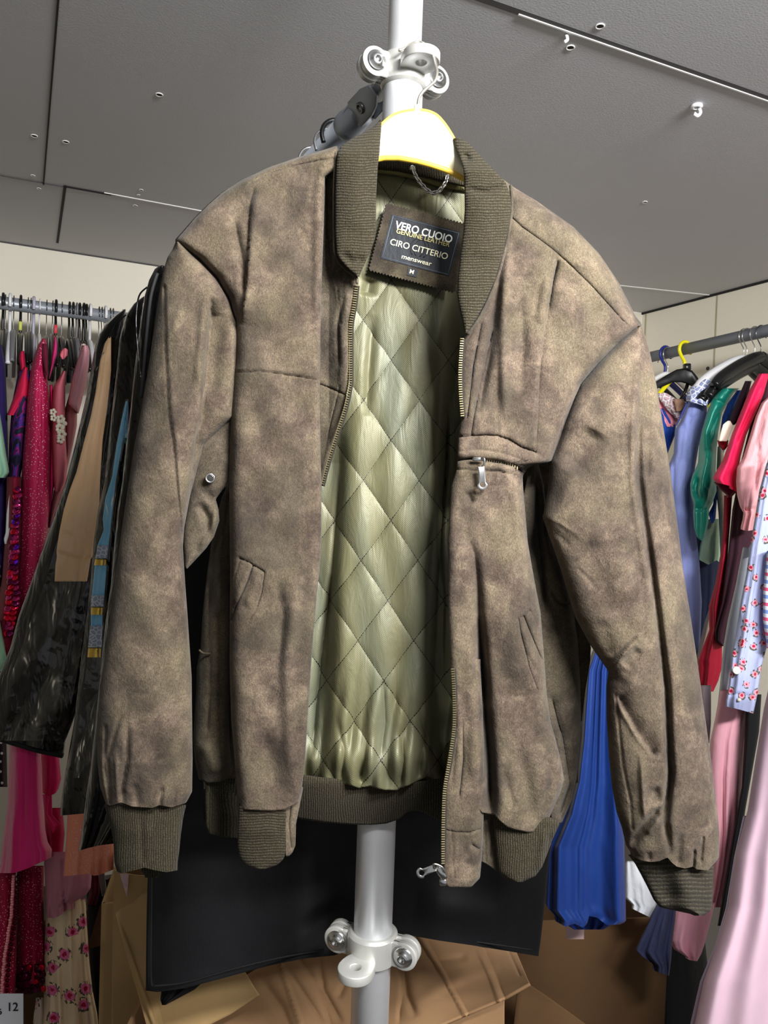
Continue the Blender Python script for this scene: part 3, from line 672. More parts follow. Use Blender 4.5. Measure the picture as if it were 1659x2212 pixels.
# --- front panel, image-left (two layers: broad slab folded over the placket)
shoulderL = [(728, 318), (700, 327), (640, 344), (580, 365), (520, 393), (480, 419), (450, 445), (420, 475), (396, 503), (380, 521)]
armholeL = [(430, 556), (470, 598), (497, 645), (512, 690)]
def d_fr(X, Y): return .772+.020*np.exp(-((Y-380)/110.)**2)*np.clip((700-X)/320, 0, 1)+.0*Y
edgeE = [(728, 318), (728, 330), (727, 360), (699, 380), (698, 440), (695, 532), (691, 640), (689, 740), (688, 900), (690, 1000), (692, 1060), (691, 1150), (690, 1200), (682, 1280), (672, 1400), (665, 1500), (660, 1580), (655, 1660), (648, 1720), (641, 1750)]
Lfr = shoulderL+[(388, 527)]+armholeL+[(513, 730), (511, 780), (507, 810), (502, 870), (500, 950), (498, 1050), (499, 1150), (500, 1250), (499, 1350), (499, 1450), (502, 1550), (508, 1620), (514, 1700), (516, 1750)]
foldsL = [(E, [(548, 420), (543, 480), (540, 560), (533, 640), (522, 700)], 22, -.010), (G, [(505, 470), (515, 520), (528, 580), (530, 640)], 9, .007), (G, [(548, 400), (544, 470), (536, 560)], 5, .006, .003),
          (E, [(505, 803), (540, 803), (560, 800), (600, 805), (650, 812), (690, 820)], 7, -.0024), (G, [(505, 803), (540, 804), (560, 800), (600, 806), (650, 813), (690, 821)], 2.2, .0030),
          (G, [(530, 793), (690, 808)], 4, -.0012),
          (G, [(727, 343), (690, 348), (640, 358), (590, 374), (540, 398)], 2.2, .0022), (G, [(697, 345), (690, 420), (686, 700)], 10, -.004),
          (G, [(620, 600), (640, 760)], 34, -.004), (G, [(560, 830), (555, 1200)], 40, .004), (G, [(640, 1250), (620, 1450), (625, 1600), (635, 1700)], 13, -.005),
          (G, [(598, 1240), (612, 1330), (600, 1480)], 12, .004), (G, [(560, 1550), (590, 1640), (600, 1720)], 20, .004),
          (G, [(519, 1206), (540, 1215), (572, 1236)], 2.3, .0035), (G, [(572, 1236), (566, 1280), (556, 1310), (540, 1338)], 1.8, .0016),
          (G, [(521, 1207), (511, 1240), (502, 1300)], 2.0, .0016), (G, [(546, 1224), (538, 1246), (526, 1275), (513, 1304), (503, 1340)], 2.8, .007),
          (G, [(536, 1235), (520, 1270), (508, 1310)], 6, -.003), (G, [(560, 1232), (548, 1270), (532, 1310)], 8, -.003)]
def bump_fn(X, Y, u):
    return .0012*np.sin(X/31.+Y/47.+2*np.sin(Y/90.))+.0009*np.sin(X/17.-Y/29.)+.0005*np.sin(X/9.+Y/13.)*np.sin(Y/40.)
front = sheet('front_panel', SUEDE, Lfr, edgeE, 319, 1750, d_fr, J, foldsL, step=3.5, thick=.003, roll=(.022, 9, .006, 4), fn=bump_fn,
      bot=[(514, 1742), (530, 1748), (560, 1749), (590, 1750), (615, 1748), (641, 1732)])
# placket strip behind the fold
plac = sheet('placket', SUEDE_D, [(700, 345), (692, 380), (680, 600), (680, 900), (680, 1060)], [(728, 345), (724, 400), (724, 500), (728, 552), (746, 578), (768, 600), (772, 612), (770, 630), (765, 660), (757, 700), (752, 740), (752, 800), (751, 832), (741, 880), (722, 940), (703, 1000), (691, 1048), (690, 1060)], 345, 1060,
      lambda X, Y: .795-.016*np.clip((X-712)/38, 0, 1), J, [(G, [(706, 350), (706, 500), (716, 560), (730, 620), (738, 700)], 3, .003), (E, [(712, 350), (712, 500), (722, 580), (736, 680), (738, 790), (735, 835)], 10, -.004),
      (G, [(690, 830), (722, 842), (750, 855)], 2.2, .004), (G, [(735, 836), (712, 930), (697, 1000)], 2, .002), (G, [(745, 640), (732, 700), (736, 800)], 5, .005)], step=3, thick=.003, roll=(0, 8, .004, 4), fn=bump_fn)
# image-left hem ribbing under the front and its placket tail
tubecloth('hem_ribbing', RIB_H, [(516, 1735), (513, 1790), (513, 1830), (518, 1855), (530, 1870), (552, 1876)], [(622, 1735), (621, 1800), (619, 1840), (612, 1856), (600, 1868), (575, 1877)], 1736, 1877, .784, .010, J, [(G, [(520, 1800), (600, 1790)], 18, -.002)], step=4)
sheet('placket_tail', SUEDE, [(600, 1700), (612, 1750), (617, 1800), (617, 1850)], [(655, 1690), (645, 1740), (637, 1780), (636, 1825), (630, 1840), (620, 1850)], 1700, 1848, .780, J, [(G, [(628, 1740), (624, 1780), (628, 1830)], 3, .003)], step=3, roll=(0, 8, .006, 5))

# --- front panel, image-right
topR = [(1096, 399), (1158, 437), (1236, 492), (1292, 550), (1334, 612), (1370, 684), (1384, 702)]
Rfr = [(1096, 400)]+topR[1:]+[(1334, 741), (1290, 785), (1253, 829), (1238, 862), (1223, 901), (1205, 955), (1190, 996), (1155, 1000), (1136, 1010), (1126, 1030), (1127, 1052), (1137, 1171), (1151, 1252), (1164, 1320), (1171, 1402), (1178, 1497), (1186, 1560), (1198, 1600), (1210, 1650), (1216, 1685), (1207, 1715), (1198, 1735), (1180, 1775), (1160, 1800)]
Lfr2 = [(1092, 400), (1104, 440), (1099, 490), (1086, 550), (1070, 605), (1050, 652), (1030, 690), (1008, 720), (1001, 735), (998, 800), (998, 850), (1000, 900), (993, 943), (989, 1015), (978, 1050), (974, 1110), (970, 1171), (971, 1334), (976, 1442), (983, 1500), (984, 1570), (990, 1640), (1000, 1700), (1010, 1800)]
def d_frR(X, Y): return .772+.022*np.clip((X-1180)/200, 0, 1)**1.5+.006*np.exp(-((Y-450)/80.)**2)
seamR = [(1101, 466), (1126, 491), (1160, 515), (1191, 538), (1223, 565), (1250, 592), (1275, 616), (1310, 655), (1352, 702)]
foldsR = [(E, [(1206, 550), (1201, 560), (1191, 608), (1178, 689), (1170, 750), (1165, 803), (1161, 870), (1158, 950), (1155, 995)], 30, .010, .004), (G, seamR, 2.4, .0030), (E, seamR, 10, .0022),
          (G, [(1206, 560), (1194, 615), (1184, 680)], 5, .008, .002), (G, [(1092, 560), (1075, 640), (1066, 700), (1056, 780), (1030, 900)], 10, .008),
          (G, [(1100, 520), (1092, 600), (1088, 700), (1090, 900)], 9, -.006), (G, [(1122, 620), (1130, 750), (1120, 860)], 14, .005), (G, [(1185, 600), (1165, 700)], 10, -.004),
          (G, [(1085, 500), (1060, 610), (1030, 700), (1010, 735)], 2.0, .0018), (G, [(1040, 700), (1022, 790), (1010, 900)], 3, .004), (G, [(1062, 720), (1035, 830), (1018, 935)], 3, .004),
          (G, [(992, 943), (1018, 941), (1050, 939), (1074, 941), (1100, 950), (1126, 966), (1157, 976)], 2.4, .0040), (E, [(1157, 976), (1126, 966), (1100, 950), (1074, 941), (992, 943)], 8, .0025),
          (G, [(996, 975), (1045, 972), (1086, 979), (1115, 989), (1153, 1004)], 1.8, .0018), (G, [(991, 1014), (1031, 1018), (1080, 1019), (1113, 1030), (1134, 1042), (1151, 1045)], 1.8, .0020),
          (G, [(992, 994), (1018, 991), (1050, 995), (1080, 998), (1110, 1006), (1126, 1019), (1150, 1028)], 3.8, .015), (G, [(1000, 1006), (1050, 1006), (1080, 1008), (1110, 1018)], 4, -.003),
          (G, [(1000, 982), (1060, 984), (1110, 995)], 4, -.0025),
          (G, [(1000, 1140), (1010, 1160), (1025, 1200), (1032, 1270), (1036, 1350), (1042, 1440), (1050, 1520)], 11, .005, .024), (G, [(1034, 1330), (1040, 1440), (1048, 1540), (1056, 1640), (1062, 1780)], 13, .018, .032),
          (G, [(1010, 1060), (1020, 1090)], 9, .004), (G, [(1110, 1040), (1118, 1120), (1128, 1200)], 12, -.004), (G, [(1100, 1180), (1110, 1300), (1130, 1500)], 40, -.008),
          (G, [(1118, 1337), (1131, 1330), (1143, 1318)], 2, .003), (G, [(1120, 1340), (1128, 1380), (1142, 1440), (1160, 1490)], 2, .0022), (G, [(1131, 1331), (1142, 1360), (1156, 1395), (1168, 1425)], 2.6, .007),
          (G, [(1145, 1320), (1158, 1350), (1166, 1375)], 1.8, .0016), (G, [(1126, 1350), (1145, 1410), (1165, 1450)], 5, -.003), (G, [(1200, 1600), (1180, 1640), (1195, 1680), (1170, 1760)], 10, .005),
          (G, [(1120, 1600), (1140, 1700), (1150, 1780)], 18, .004), (G, [(1085, 1650), (1110, 1750)], 10, .003), (G, [(1140, 1000), (1100, 1030)], 12, .006)]
frontR = sheet('front_panel', SUEDE, Lfr2, Rfr, 401, 1796, d_frR, J, foldsR, step=3.5, thick=.003, roll=(.006, 5, .022, 9), fn=bump_fn,
      bot=[(1000, 1700), (1040, 1755), (1070, 1760), (1080, 1772), (1095, 1785), (1110, 1790), (1139, 1796), (1160, 1794)])
# placket strip with the zip, lower image-right
placR = sheet('placket', SUEDE, [(976, 1420), (977, 1440), (983, 1500), (984, 1568), (975, 1636), (965, 1700), (960, 1816), (960, 1870), (962, 1905), (972, 1915)],
      [(1034, 1420), (1034, 1440), (1038, 1520), (1041, 1600), (1042, 1700), (1040, 1794), (1037, 1850), (1033, 1895), (1017, 1912), (1000, 1915)], 1424, 1914,
      lambda X, Y: .779-.0085*np.clip((Y-1424)/110, 0, 1), J, [(G, [(960, 1791), (985, 1796), (1012, 1797), (1041, 1788)], 2, .0028), (G, [(976, 1790), (978, 1860), (982, 1895)], 1.6, .0012), (G, [(982, 1897), (1010, 1897), (1028, 1880)], 1.6, .001),
      (G, [(990, 1500), (996, 1600), (984, 1700)], 5, -.003), (G, [(996, 1540), (1000, 1640), (990, 1730)], 4, .004), (G, [(1015, 1820), (1035, 1835)], 5, .004), (G, [(1000, 1860), (1030, 1870)], 9, .002), (G, [(1010, 1450), (1026, 1560), (1024, 1700)], 12, -.004)],
      step=3, thick=.004, roll=(.002, 4, .010, 6), fn=bump_fn)
sheet('placket_tail', SUEDE_D, [(1036, 1745), (1038, 1800), (1040, 1862)], [(1068, 1745), (1071, 1780), (1074, 1882)], 1745, 1880, .795, J, [(G, [(1046, 1760), (1048, 1860)], 2, .002), (G, [(1062, 1760), (1060, 1850)], 3, .003)], step=3, bot=[(1040, 1860), (1055, 1868), (1074, 1882)])
tubecloth('hem_ribbing', RIB_V, [(1062, 1755), (1066, 1800), (1072, 1860), (1076, 1885), (1090, 1898), (1110, 1905)], [(1160, 1755), (1180, 1762), (1202, 1772), (1208, 1778), (1195, 1810), (1182, 1845), (1171, 1873), (1156, 1893), (1130, 1905)], 1756, 1905, .792, .016, J,
      [(G, [(1180, 1790), (1165, 1880)], 9, -.004), (G, [(1190, 1800), (1180, 1850)], 5, .006)], step=4)

# --- sleeves
SLl = [(380, 521), (372, 540), (362, 555), (354, 580), (350, 600), (340, 660), (330, 730), (318, 810), (306, 880), (290, 965), (275, 1060), (262, 1150), (246, 1270), (233, 1370), (222, 1450), (213, 1520), (209, 1580), (210, 1640), (216, 1705), (230, 1750)]
SLr = [(384, 521), (404, 536), (432, 560), (470, 600), (498, 650), (512, 695), (514, 730), (512, 790), (507, 860), (503, 900), (440, 960), (411, 1070), (398, 1140), (395, 1180), (400, 1260), (405, 1327), (414, 1462), (415, 1550), (416, 1640), (415, 1722), (402, 1750)]
def dl(X, Y): return .800+.0*X
slL = [(E, [(455, 640), (455, 686), (447, 757), (435, 900), (423, 950), (411, 1070), (394, 1165)], 60, .030, .012), (G, [(440, 640), (438, 700), (425, 830)], 9, -.004),
       (G, [(355, 620), (356, 660), (358, 740), (362, 820), (367, 900), (375, 950), (381, 1025), (393, 1161)], 3.2, .005), (E, [(355, 620), (356, 700), (362, 820), (367, 900), (375, 950), (381, 1025), (393, 1161)], 18, -.005),
       (G, [(385, 524), (430, 562), (470, 603), (498, 650), (512, 695)], 5, .006), (G, [(395, 660), (380, 690), (372, 720)], 8, -.002), (G, [(480, 680), (465, 760), (458, 860)], 18, .006),
       (G, [(262, 1540), (232, 1640), (240, 1742)], 4, .005), (G, [(228, 1570), (226, 1660), (236, 1735)], 3, .004), (G, [(276, 1560), (275, 1640), (264, 1700), (266, 1740)], 5, .007), (G, [(350, 1705), (346, 1745)], 3, .006),
       (G, [(250, 1620), (254, 1735)], 4, -.004), (G, [(290, 1690), (300, 1745)], 8, .003), (G, [(330, 1300), (310, 1500)], 40, -.004), (G, [(380, 1700), (372, 1748)], 5, .003)]
sl = tubecloth('sleeve', SUEDE, SLl, SLr, 522, 1748, dl, .05, J, slL, step=4, sq=.62, fn=bump_fn, tfun=lambda Y: .022+.022*np.clip((Y-520)/200, 0, 1)-.010*np.clip((Y-1650)/100, 0, 1),
      bot=[(216, 1735), (240, 1740), (262, 1733), (285, 1742), (330, 1745), (345, 1739), (370, 1744), (400, 1735), (416, 1722)])
# underarm gusset with ventilation eyelet
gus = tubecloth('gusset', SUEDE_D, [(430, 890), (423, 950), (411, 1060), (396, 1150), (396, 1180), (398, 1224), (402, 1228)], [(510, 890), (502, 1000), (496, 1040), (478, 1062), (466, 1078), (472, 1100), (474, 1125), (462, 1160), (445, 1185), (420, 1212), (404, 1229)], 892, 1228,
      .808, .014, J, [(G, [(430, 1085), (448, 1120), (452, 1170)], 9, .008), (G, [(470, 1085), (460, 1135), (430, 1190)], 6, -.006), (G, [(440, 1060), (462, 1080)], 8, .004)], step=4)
ce = W(454, 1033, .788)
e1 = MB().add(*lathe_g(ce, -fw+rt*.25, [(-.001, .0052), (.0014, .0050), (.0018, .0042), (.0008, .0030), (-.001, .0028)], 28)).build('eyelet', STEEL, gus)
MB().add(*lathe_g(ce, -fw+rt*.25, [(-.001, .003), (.0, .0029), (.0002, .0001)], 20)).build('eyelet_hole', JD, gus)
# cuffs, image-left
tubecloth('cuff', RIB_V, [(225, 1738), (231, 1760), (240, 1790), (245, 1820), (247, 1862), (254, 1884)], [(403, 1735), (396, 1765), (391, 1800), (387, 1840), (384, 1862), (383, 1884)], 1738, 1880, .800, .026, J,
      [(G, [(305, 1760), (308, 1870)], 6, .002), (G, [(250, 1800), (330, 1790)], 20, -.002)], step=4, sq=.6, bot=[(247, 1880), (262, 1887), (290, 1880), (312, 1874), (335, 1880), (360, 1884), (384, 1880)])
tubecloth('cuff', RIB_V, [(300, 1850), (306, 1880), (314, 1895)], [(345, 1850), (348, 1880), (340, 1896)], 1850, 1896, .822, .006, J, step=4)

SRl = [(1381, 703), (1334, 741), (1290, 785), (1253, 829), (1223, 901), (1205, 950), (1188, 997), (1183, 1060), (1172, 1117), (1186, 1158), (1210, 1225), (1232, 1301), (1243, 1334), (1276, 1395), (1310, 1444), (1314, 1452), (1310, 1480), (1310, 1549), (1316, 1641), (1322, 1700), (1331, 1750), (1343, 1794), (1352, 1843), (1362, 1862)]
SRr = [(1385, 703), (1396, 731), (1406, 771), (1419, 836), (1432, 917), (1450, 1031), (1466, 1150), (1475, 1227), (1490, 1319), (1506, 1426), (1521, 1533), (1536, 1641), (1549, 1750), (1554, 1800), (1553, 1857), (1540, 1876)]
cr1 = [(1388, 760), (1382, 850), (1376, 933), (1376, 1031), (1384, 1100), (1392, 1150), (1405, 1242), (1417, 1334), (1426, 1411), (1435, 1487), (1440, 1610), (1443, 1671), (1436, 1733), (1433, 1775), (1444, 1853)]
slR = [(G, [(x+5, y) for x, y in cr1], 7, .004, .018), (E, cr1, 26, .006, .010), (G, [(x-10, y) for x, y in cr1[:8]], 8, -.004),
       (G, [(1410, 800), (1400, 900), (1398, 1050)], 9, .005), (G, [(1383, 704), (1334, 744), (1290, 788), (1253, 832), (1223, 904), (1195, 995)], 5, .006),
       (E, [(1385, 1370), (1345, 1412), (1322, 1440), (1312, 1456)], 30, -.008), (G, [(1370, 1385), (1340, 1420), (1318, 1450)], 6, -.005), (G, [(1380, 1400), (1350, 1440)], 12, .005),
       (E, [(1334, 1500), (1349, 1533), (1383, 1595), (1411, 1628), (1425, 1634)], 18, .009), (G, [(1325, 1500), (1334, 1520), (1375, 1588), (1410, 1626)], 7, -.003),
       (G, [(1423, 1632), (1438, 1620)], 6, .002), (G, [(1330, 1500), (1338, 1580), (1346, 1656), (1362, 1733), (1366, 1790)], 3, .002), (G, [(1384, 1630), (1388, 1700), (1392, 1770)], 5, -.004),
       (G, [(1436, 1738), (1410, 1765), (1385, 1795), (1361, 1828)], 8, .012), (G, [(1425, 1765), (1395, 1800)], 8, -.004), (G, [(1410, 1700), (1425, 1740)], 14, .008),
       (G, [(1500, 1838), (1498, 1876)], 3, .006), (G, [(1519, 1810), (1514, 1862)], 3, .005), (G, [(1470, 1800), (1462, 1870)], 9, .004), (G, [(1400, 1840), (1404, 1860)], 6, .003),
       (G, [(1175, 1117), (1210, 1130), (1260, 1165)], 4, -.0014), (G, [(1190, 1140), (1230, 1180)], 8, .0016), (G, [(1245, 1225), (1270, 1250), (1290, 1275)], 5, .0014), (G, [(1230, 1020), (1260, 980), (1290, 930)], 30, .008),
       (G, [(1300, 1340), (1320, 1420)], 20, .004), (G, [(1330, 1100), (1360, 1300)], 40, -.006)]
tubecloth('sleeve', SUEDE, SRl, SRr, 704, 1868, lambda X, Y: .812-.02*np.clip((Y-900)/600, 0, 1), .06, J, slR, step=4, sq=.62, fn=bump_fn, tfun=lambda Y: .018+.032*np.clip((Y-720)/200, 0, 1)-.012*np.clip((Y-1780)/90, 0, 1),
      bot=[(1352, 1838), (1368, 1850), (1383, 1858), (1405, 1862), (1425, 1860), (1442, 1852), (1450, 1862), (1462, 1872), (1480, 1876), (1497, 1872), (1505, 1878), (1530, 1880), (1540, 1868), (1553, 1856)])
# sleeve underside seen between the body and the blue satin
sheet('sleeve_underside', SUEDE_D, [(1230, 1280), (1240, 1340), (1246, 1400), (1250, 1560)], [(1245, 1280), (1262, 1360), (1276, 1397), (1274, 1430), (1264, 1490), (1256, 1560)], 1282, 1558, .850, J, step=4)
def cuffR_fn(X, Y, u): return .003*np.sin(u*9)
tubecloth('cuff', RIB_H if False else rib_mat('rib_knit_dark', 1, 700, (34, 33, 27), (50, 48, 39)), [(1356, 1845), (1372, 1866), (1385, 1890), (1398, 1915), (1412, 1944), (1425, 1960), (1500, 1976)], [(1542, 1845), (1541, 1880), (1540, 1905), (1539, 1950), (1536, 1966), (1520, 1978), (1512, 1979)], 1846, 1978, .792, .022, J, [(G, [(1440, 1870), (1450, 1950)], 22, .006), (G, [(1400, 1870), (1470, 1900), (1520, 1960)], 26, -.004)], step=4, sq=.6, fn=cuffR_fn)

# --- knit collar
colL_l = [(822, 258), (805, 275), (790, 284), (760, 299), (735, 317), (728, 335), (726, 360), (724, 420), (724, 500), (727, 550), (735, 562), (750, 580), (770, 597)]
colL_r = [(825, 258), (822, 300), (820, 330), (816, 360), (812, 437), (812, 500), (810, 515), (801, 541), (790, 565), (781, 585), (776, 598)]
tubecloth('collar', RIB_H, colL_l, colL_r, 259, 598, lambda X, Y: .768+.04*np.clip((330-Y)/80, 0, 1), .009, J, [(G, [(735, 545), (760, 566), (790, 560)], 10, .004), (G, [(770, 330), (765, 500)], 30, -.003)], step=4, sq=.5)
colR_l = [(980, 297), (985, 320), (995, 345), (1001, 365), (1003, 400), (1004, 450), (1001, 500), (994, 555), (989, 600), (988, 640), (992, 665), (998, 690), (1004, 718)]
colR_r = [(990, 297), (1010, 307), (1025, 322), (1045, 345), (1070, 370), (1092, 394), (1102, 420), (1104, 445), (1099, 490), (1086, 550), (1070, 603), (1050, 650), (1030, 688), (1009, 719)]
tubecloth('collar', RIB_H, colR_l, colR_r, 298, 719, lambda X, Y: .766+.035*np.clip((370-Y)/80, 0, 1), .010, J, [(G, [(1005, 408), (1050, 415), (1095, 400)], 6, .003), (G, [(1005, 330), (1012, 350)], 8, .006), (G, [(1050, 420), (1045, 560)], 34, -.003)], step=4, sq=.5)
# sewn edge cord beside the collars
stitchline('collar_seam', [(1103, 400), (1106, 440), (1101, 490), (1088, 552), (1072, 606), (1052, 654), (1032, 692), (1010, 722)], lambda X, Y: .770+0*X, SUEDE_D, J, .0017, .003)
stitchline('collar_seam', [(726, 330), (722, 400), (722, 500), (725, 552), (742, 578), (768, 598), (771, 612)], lambda X, Y: .774+0*X, SUEDE_D, J, .0017, .003)
# --- zip teeth: brass chain along both front edges
def zipper(pts, depth, name='zip'):
    pp = smoothpts([np.array([p[0], p[1], 0.]) for p in pts], 8); L = [0]
    for i in range(1, len(pp)): L.append(L[-1]+np.linalg.norm(pp[i]-pp[i-1]))
    xs = [p[0] for p in pp]; ys = [p[1] for p in pp]; mb = MB(); k = 0; s = 0.
    while s < L[-1]:
        x = np.interp(s, L, xs); y = np.interp(s, L, ys); x2 = np.interp(s+2, L, xs); y2 = np.interp(s+2, L, ys)
        p = W(x, y, depth); t = W(x2, y2, depth)-p; t /= np.linalg.norm(t)+1e-9; n_ = np.cross(t, fw); n_ /= np.linalg.norm(n_)
        mb.add(*box_g(p, n_, fw, t, .0042, .0026, .0014, .0004)); s += 5.2
    z = mb.build(name, ZIPM, J, smooth=False)
    tp = [W(x+3 if name else x, y, depth+.0016) for x, y in zip(xs, ys)]
    MB().add(*tube_g(tp, .0019, 6)).build('zip_tape', ZIPT, z)
    return z
zipper([(770, 618), (765, 660), (758, 700), (757, 740), (757, 800), (756, 832), (746, 880), (727, 940), (708, 1000), (695, 1050)], .778)
z1 = zipper([(998, 732), (994, 800), (995, 850), (999, 902)], .770)
z2 = zipper([(978, 1445), (981, 1500), (981, 1568), (972, 1636), (961, 1703), (958, 1760), (957, 1816), (957, 1866)], .768)
# slider and ring pull at the foot of the zip
def pull(p0, dirpx, L, depth, wr, mat, name, parent, tw=0):
    """flat teardrop puller with a round eye, p0 = hinge end in traced coords, dirpx = direction"""
    a = W(p0[0], p0[1], depth); b_ = W(p0[0]+dirpx[0], p0[1]+dirpx[1], depth); ax = b_-a; ax /= np.linalg.norm(ax); ay = np.cross(fw, ax); ay /= np.linalg.norm(ay)
    n = 28; out = []; inn = []; c = L-wr
    for k in range(n):
        th = 2*PI*k/n; x, y = math.cos(th), math.sin(th)
        if x < -.15: out.append((c-(c)*min(1, (-x-.15)/.5), (wr*.62 if y > 0 else -wr*.62)*(1 if abs(y) > .3 else abs(y)/.3)))
        else: out.append((c+wr*x, wr*y))
        inn.append((c+wr*.48*x, wr*.48*y))
    o = MB().add(*ringplate_g(out, inn, a, ax, ay, fw, .0016)).build(name, mat, parent); bevel(o, .0003); return o
sld = MB().add(*box_g(W(953, 1884, .762), (up*.5-rt*.35)/np.linalg.norm(up*.5-rt*.35), np.cross(fw, (up*.5-rt*.35)/np.linalg.norm(up*.5-rt*.35)), fw, .015, .007, .006, .002)).build('zip_slider', STEEL, J)
MB().add(*tube_g(smoothpts([W(938, 1876, .759), W(937, 1867, .757), W(945, 1868, .757), W(956, 1874, .757), W(961, 1885, .758)]), .0011, 8)).build('bridge', STEEL, sld)
MB().add(*box_g(W(957, 1905, .766), rt, up, fw, .007, .0065, .004, .001)).build('zip_stop', STEEL, J)
pull((939, 1874), (-25, 10), .0195, .760, .0056, STEEL, 'zip_pull', sld)
# chest pocket zip
cp = MB().add(*box_g(W(1034, 992, .7655), rt, up, fw, .0125, .004, .004, .001)).build('chest_zip_slider', STEEL, J)
MB().add(*tube_g(smoothpts([W(1040, 989, .763), W(1046, 991, .761), W(1046, 1002, .761), W(1040, 1010, .762)]), .0011, 8)).build('bridge', STEEL, cp)
pull((1040, 1008), (1, 20), .0235, .7615, .0052, STEEL, 'zip_pull', cp)
zt = MB()
for k in range(14):
    x = 1052+k*5.0; y = np.interp(x, [1050, 1080, 1110, 1126], [995, 998, 1006, 1018]); zt.add(*box_g(W(x, y, .7765), rt, up, fw, .0012, .003, .002, 0))
zt.build('chest_zip_teeth', ZIPM, J, smooth=False)
# --- hanging chain in the neck
chp = smoothpts([np.array([x, y, 0.]) for x, y in ((893, 366), (897, 378), (905, 391), (915, 403), (926, 413), (937, 417), (948, 412), (957, 402), (963, 392), (966, 380))], 5)
ch = MB(); s = 0; Ls = [0]
for i in range(1, len(chp)): Ls.append(Ls[-1]+np.linalg.norm(chp[i]-chp[i-1]))
xs = [p[0] for p in chp]; ys = [p[1] for p in chp]; k = 0
while s < Ls[-1]:
    x = np.interp(s, Ls, xs); y = np.interp(s, Ls, ys); x2 = np.interp(s+1.5, Ls, xs); y2 = np.interp(s+1.5, Ls, ys)
    p = W(x, y, .834); t = W(x2, y2, .834)-p; t /= np.linalg.norm(t)+1e-9; n1 = np.cross(t, fw); n1 /= np.linalg.norm(n1)
    ang = .6 if k % 2 else -.7; nn = n1*math.cos(ang)+fw*math.sin(ang)
    ch.add(*tube_g([p+t*.0031*math.cos(2*PI*q/12)+nn*.0018*math.sin(2*PI*q/12) for q in range(12)], .00085, 6, closed=True)); s += 7.2; k += 1
chain = ch.build('hanging_chain', STEEL, J)
MB().add(*box_g(W(891, 363, .834), (rt-up*.5)/1.118, np.cross(fw, (rt-up*.5)/1.118), fw, .006, .006, .002, .0015)).build('chain_end', STEEL, chain)
MB().add(*box_g(W(967, 379, .834), (rt+up*.5)/1.118, np.cross(fw, (rt+up*.5)/1.118), fw, .006, .002, .002, .0005)).build('chain_end', STEEL, chain)
# --- maker's patch with woven label
lc = W(908, 536, .8415); rx = W(1000, 560, .8415)-W(820, 512.5, .8415); rx /= np.linalg.norm(rx); ry = np.cross(fw, rx)*-1; ry /= np.linalg.norm(ry)
if np.dot(ry, up) < 0: ry = -ry
px = .8415/1640
def patch_out(w, h, tooth, n1, n2):
    o = []
    def edge(a, b_, n):
        for k in range(2*n):
            t = k/(2*n); x = a[0]+(b_[0]-a[0])*t; y = a[1]+(b_[1]-a[1])*t; m = math.hypot(x, y)
            nx = (b_[1]-a[1]); ny = -(b_[0]-a[0]); L = math.hypot(nx, ny); q = tooth if k % 2 else 0; o.append((x-nx/L*q, y-ny/L*q))
    edge((-w/2, -h/2), (w/2, -h/2), n1); edge((w/2, -h/2), (w/2, h/2), n2); edge((w/2, h/2), (-w/2, h/2), n1); edge((-w/2, h/2), (-w/2, -h/2), n2); return o
def fan(name, out, c, h, mat, parent):
    n = len(out); c = np.asarray(c); V = [c-fw*h]+[c+rx*x+ry*y-fw*h for x, y in out]+[c+rx*x+ry*y+fw*.0006 for x, y in out]
    Fc = [[0, 1+k, 1+(k+1) % n] for k in range(n)]+[[1+k, 1+(k+1) % n, 1+n+(k+1) % n, 1+n+k] for k in range(n)]; return mesh(name, V, Fc, mat, parent, smooth=False)
lab = fan('leather_patch', patch_out(188*px, 146*px, -3.4*px, 27, 20), lc, .0012, suede_mat('dark_suede_patch', (34, 29, 25), (46, 40, 34), (60, 52, 45)), J)
lc2 = lc-rx*1*px+ry*4*px
NAVY = cloth_mat('woven_navy', c3(22, 26, 32), .55, .1, 70, .0, spec=.25)
wl_ = fan('woven_label', [(-77*px, -48*px), (77*px, -48*px), (77*px, 50*px), (-77*px, 50*px)], lc2, .0018, NAVY, lab)
sz = fan('size_label', [(-11*px, -9*px), (11*px, -8*px), (11*px, 9*px), (-11*px, 9*px)], lc-rx*3*px-ry*56*px, .0020, NAVY, lab)
st_ = MB()
for (x0, y0, x1, y1) in ((-73, -45, 73, -45), (-73, 47, 73, 47), (-73, -45, -73, 47), (73, -45, 73, 47)):
    st_.add(*tube_g([lc2+rx*x0*px+ry*y0*px-fw*.0019, lc2+rx*x1*px+ry*y1*px-fw*.0019], .0003, 5))
st_.build('label_stitching', simple('pale_thread', c3(96, 106, 118), .8), lab)
def text(body, x, y, size, mat, parent, name, sx=1, bold=0, rot=0, sp=1):
    cu = bpy.data.curves.new(name, 'FONT'); cu.body = body; cu.size = size*px; cu.align_x = 'CENTER'; cu.align_y = 'CENTER'; cu.extrude = .00012; cu.offset = bold*px; cu.space_character = sp
    o = bpy.data.objects.new(name, cu); COL.objects.link(o); dg = bpy.context.evaluated_depsgraph_get(); me = bpy.data.meshes.new_from_object(o.evaluated_get(dg)); bpy.data.objects.remove(o)
    V = np.array([v.co[:] for v in me.vertices]); c, s = math.cos(rot), math.sin(rot)
    Fc = [list(p.vertices) for p in me.polygons]; X = V[:, 0]*sx; Y = V[:, 1]
    Q = lc2+np.outer(X*c-Y*s+x*px, rx)+np.outer(X*s+Y*c+y*px, ry)-np.outer(np.ones(len(V))*.0024-V[:, 2]*-1, fw)
    bpy.data.meshes.remove(me); return mesh(name, Q, Fc, mat, parent, smooth=False)
CRM = simple('cream_lettering', c3(226, 220, 188), .6); WHT = simple('white_lettering', c3(226, 228, 222), .6); GLD = simple('gold_lettering', c3(198, 184, 120), .6)
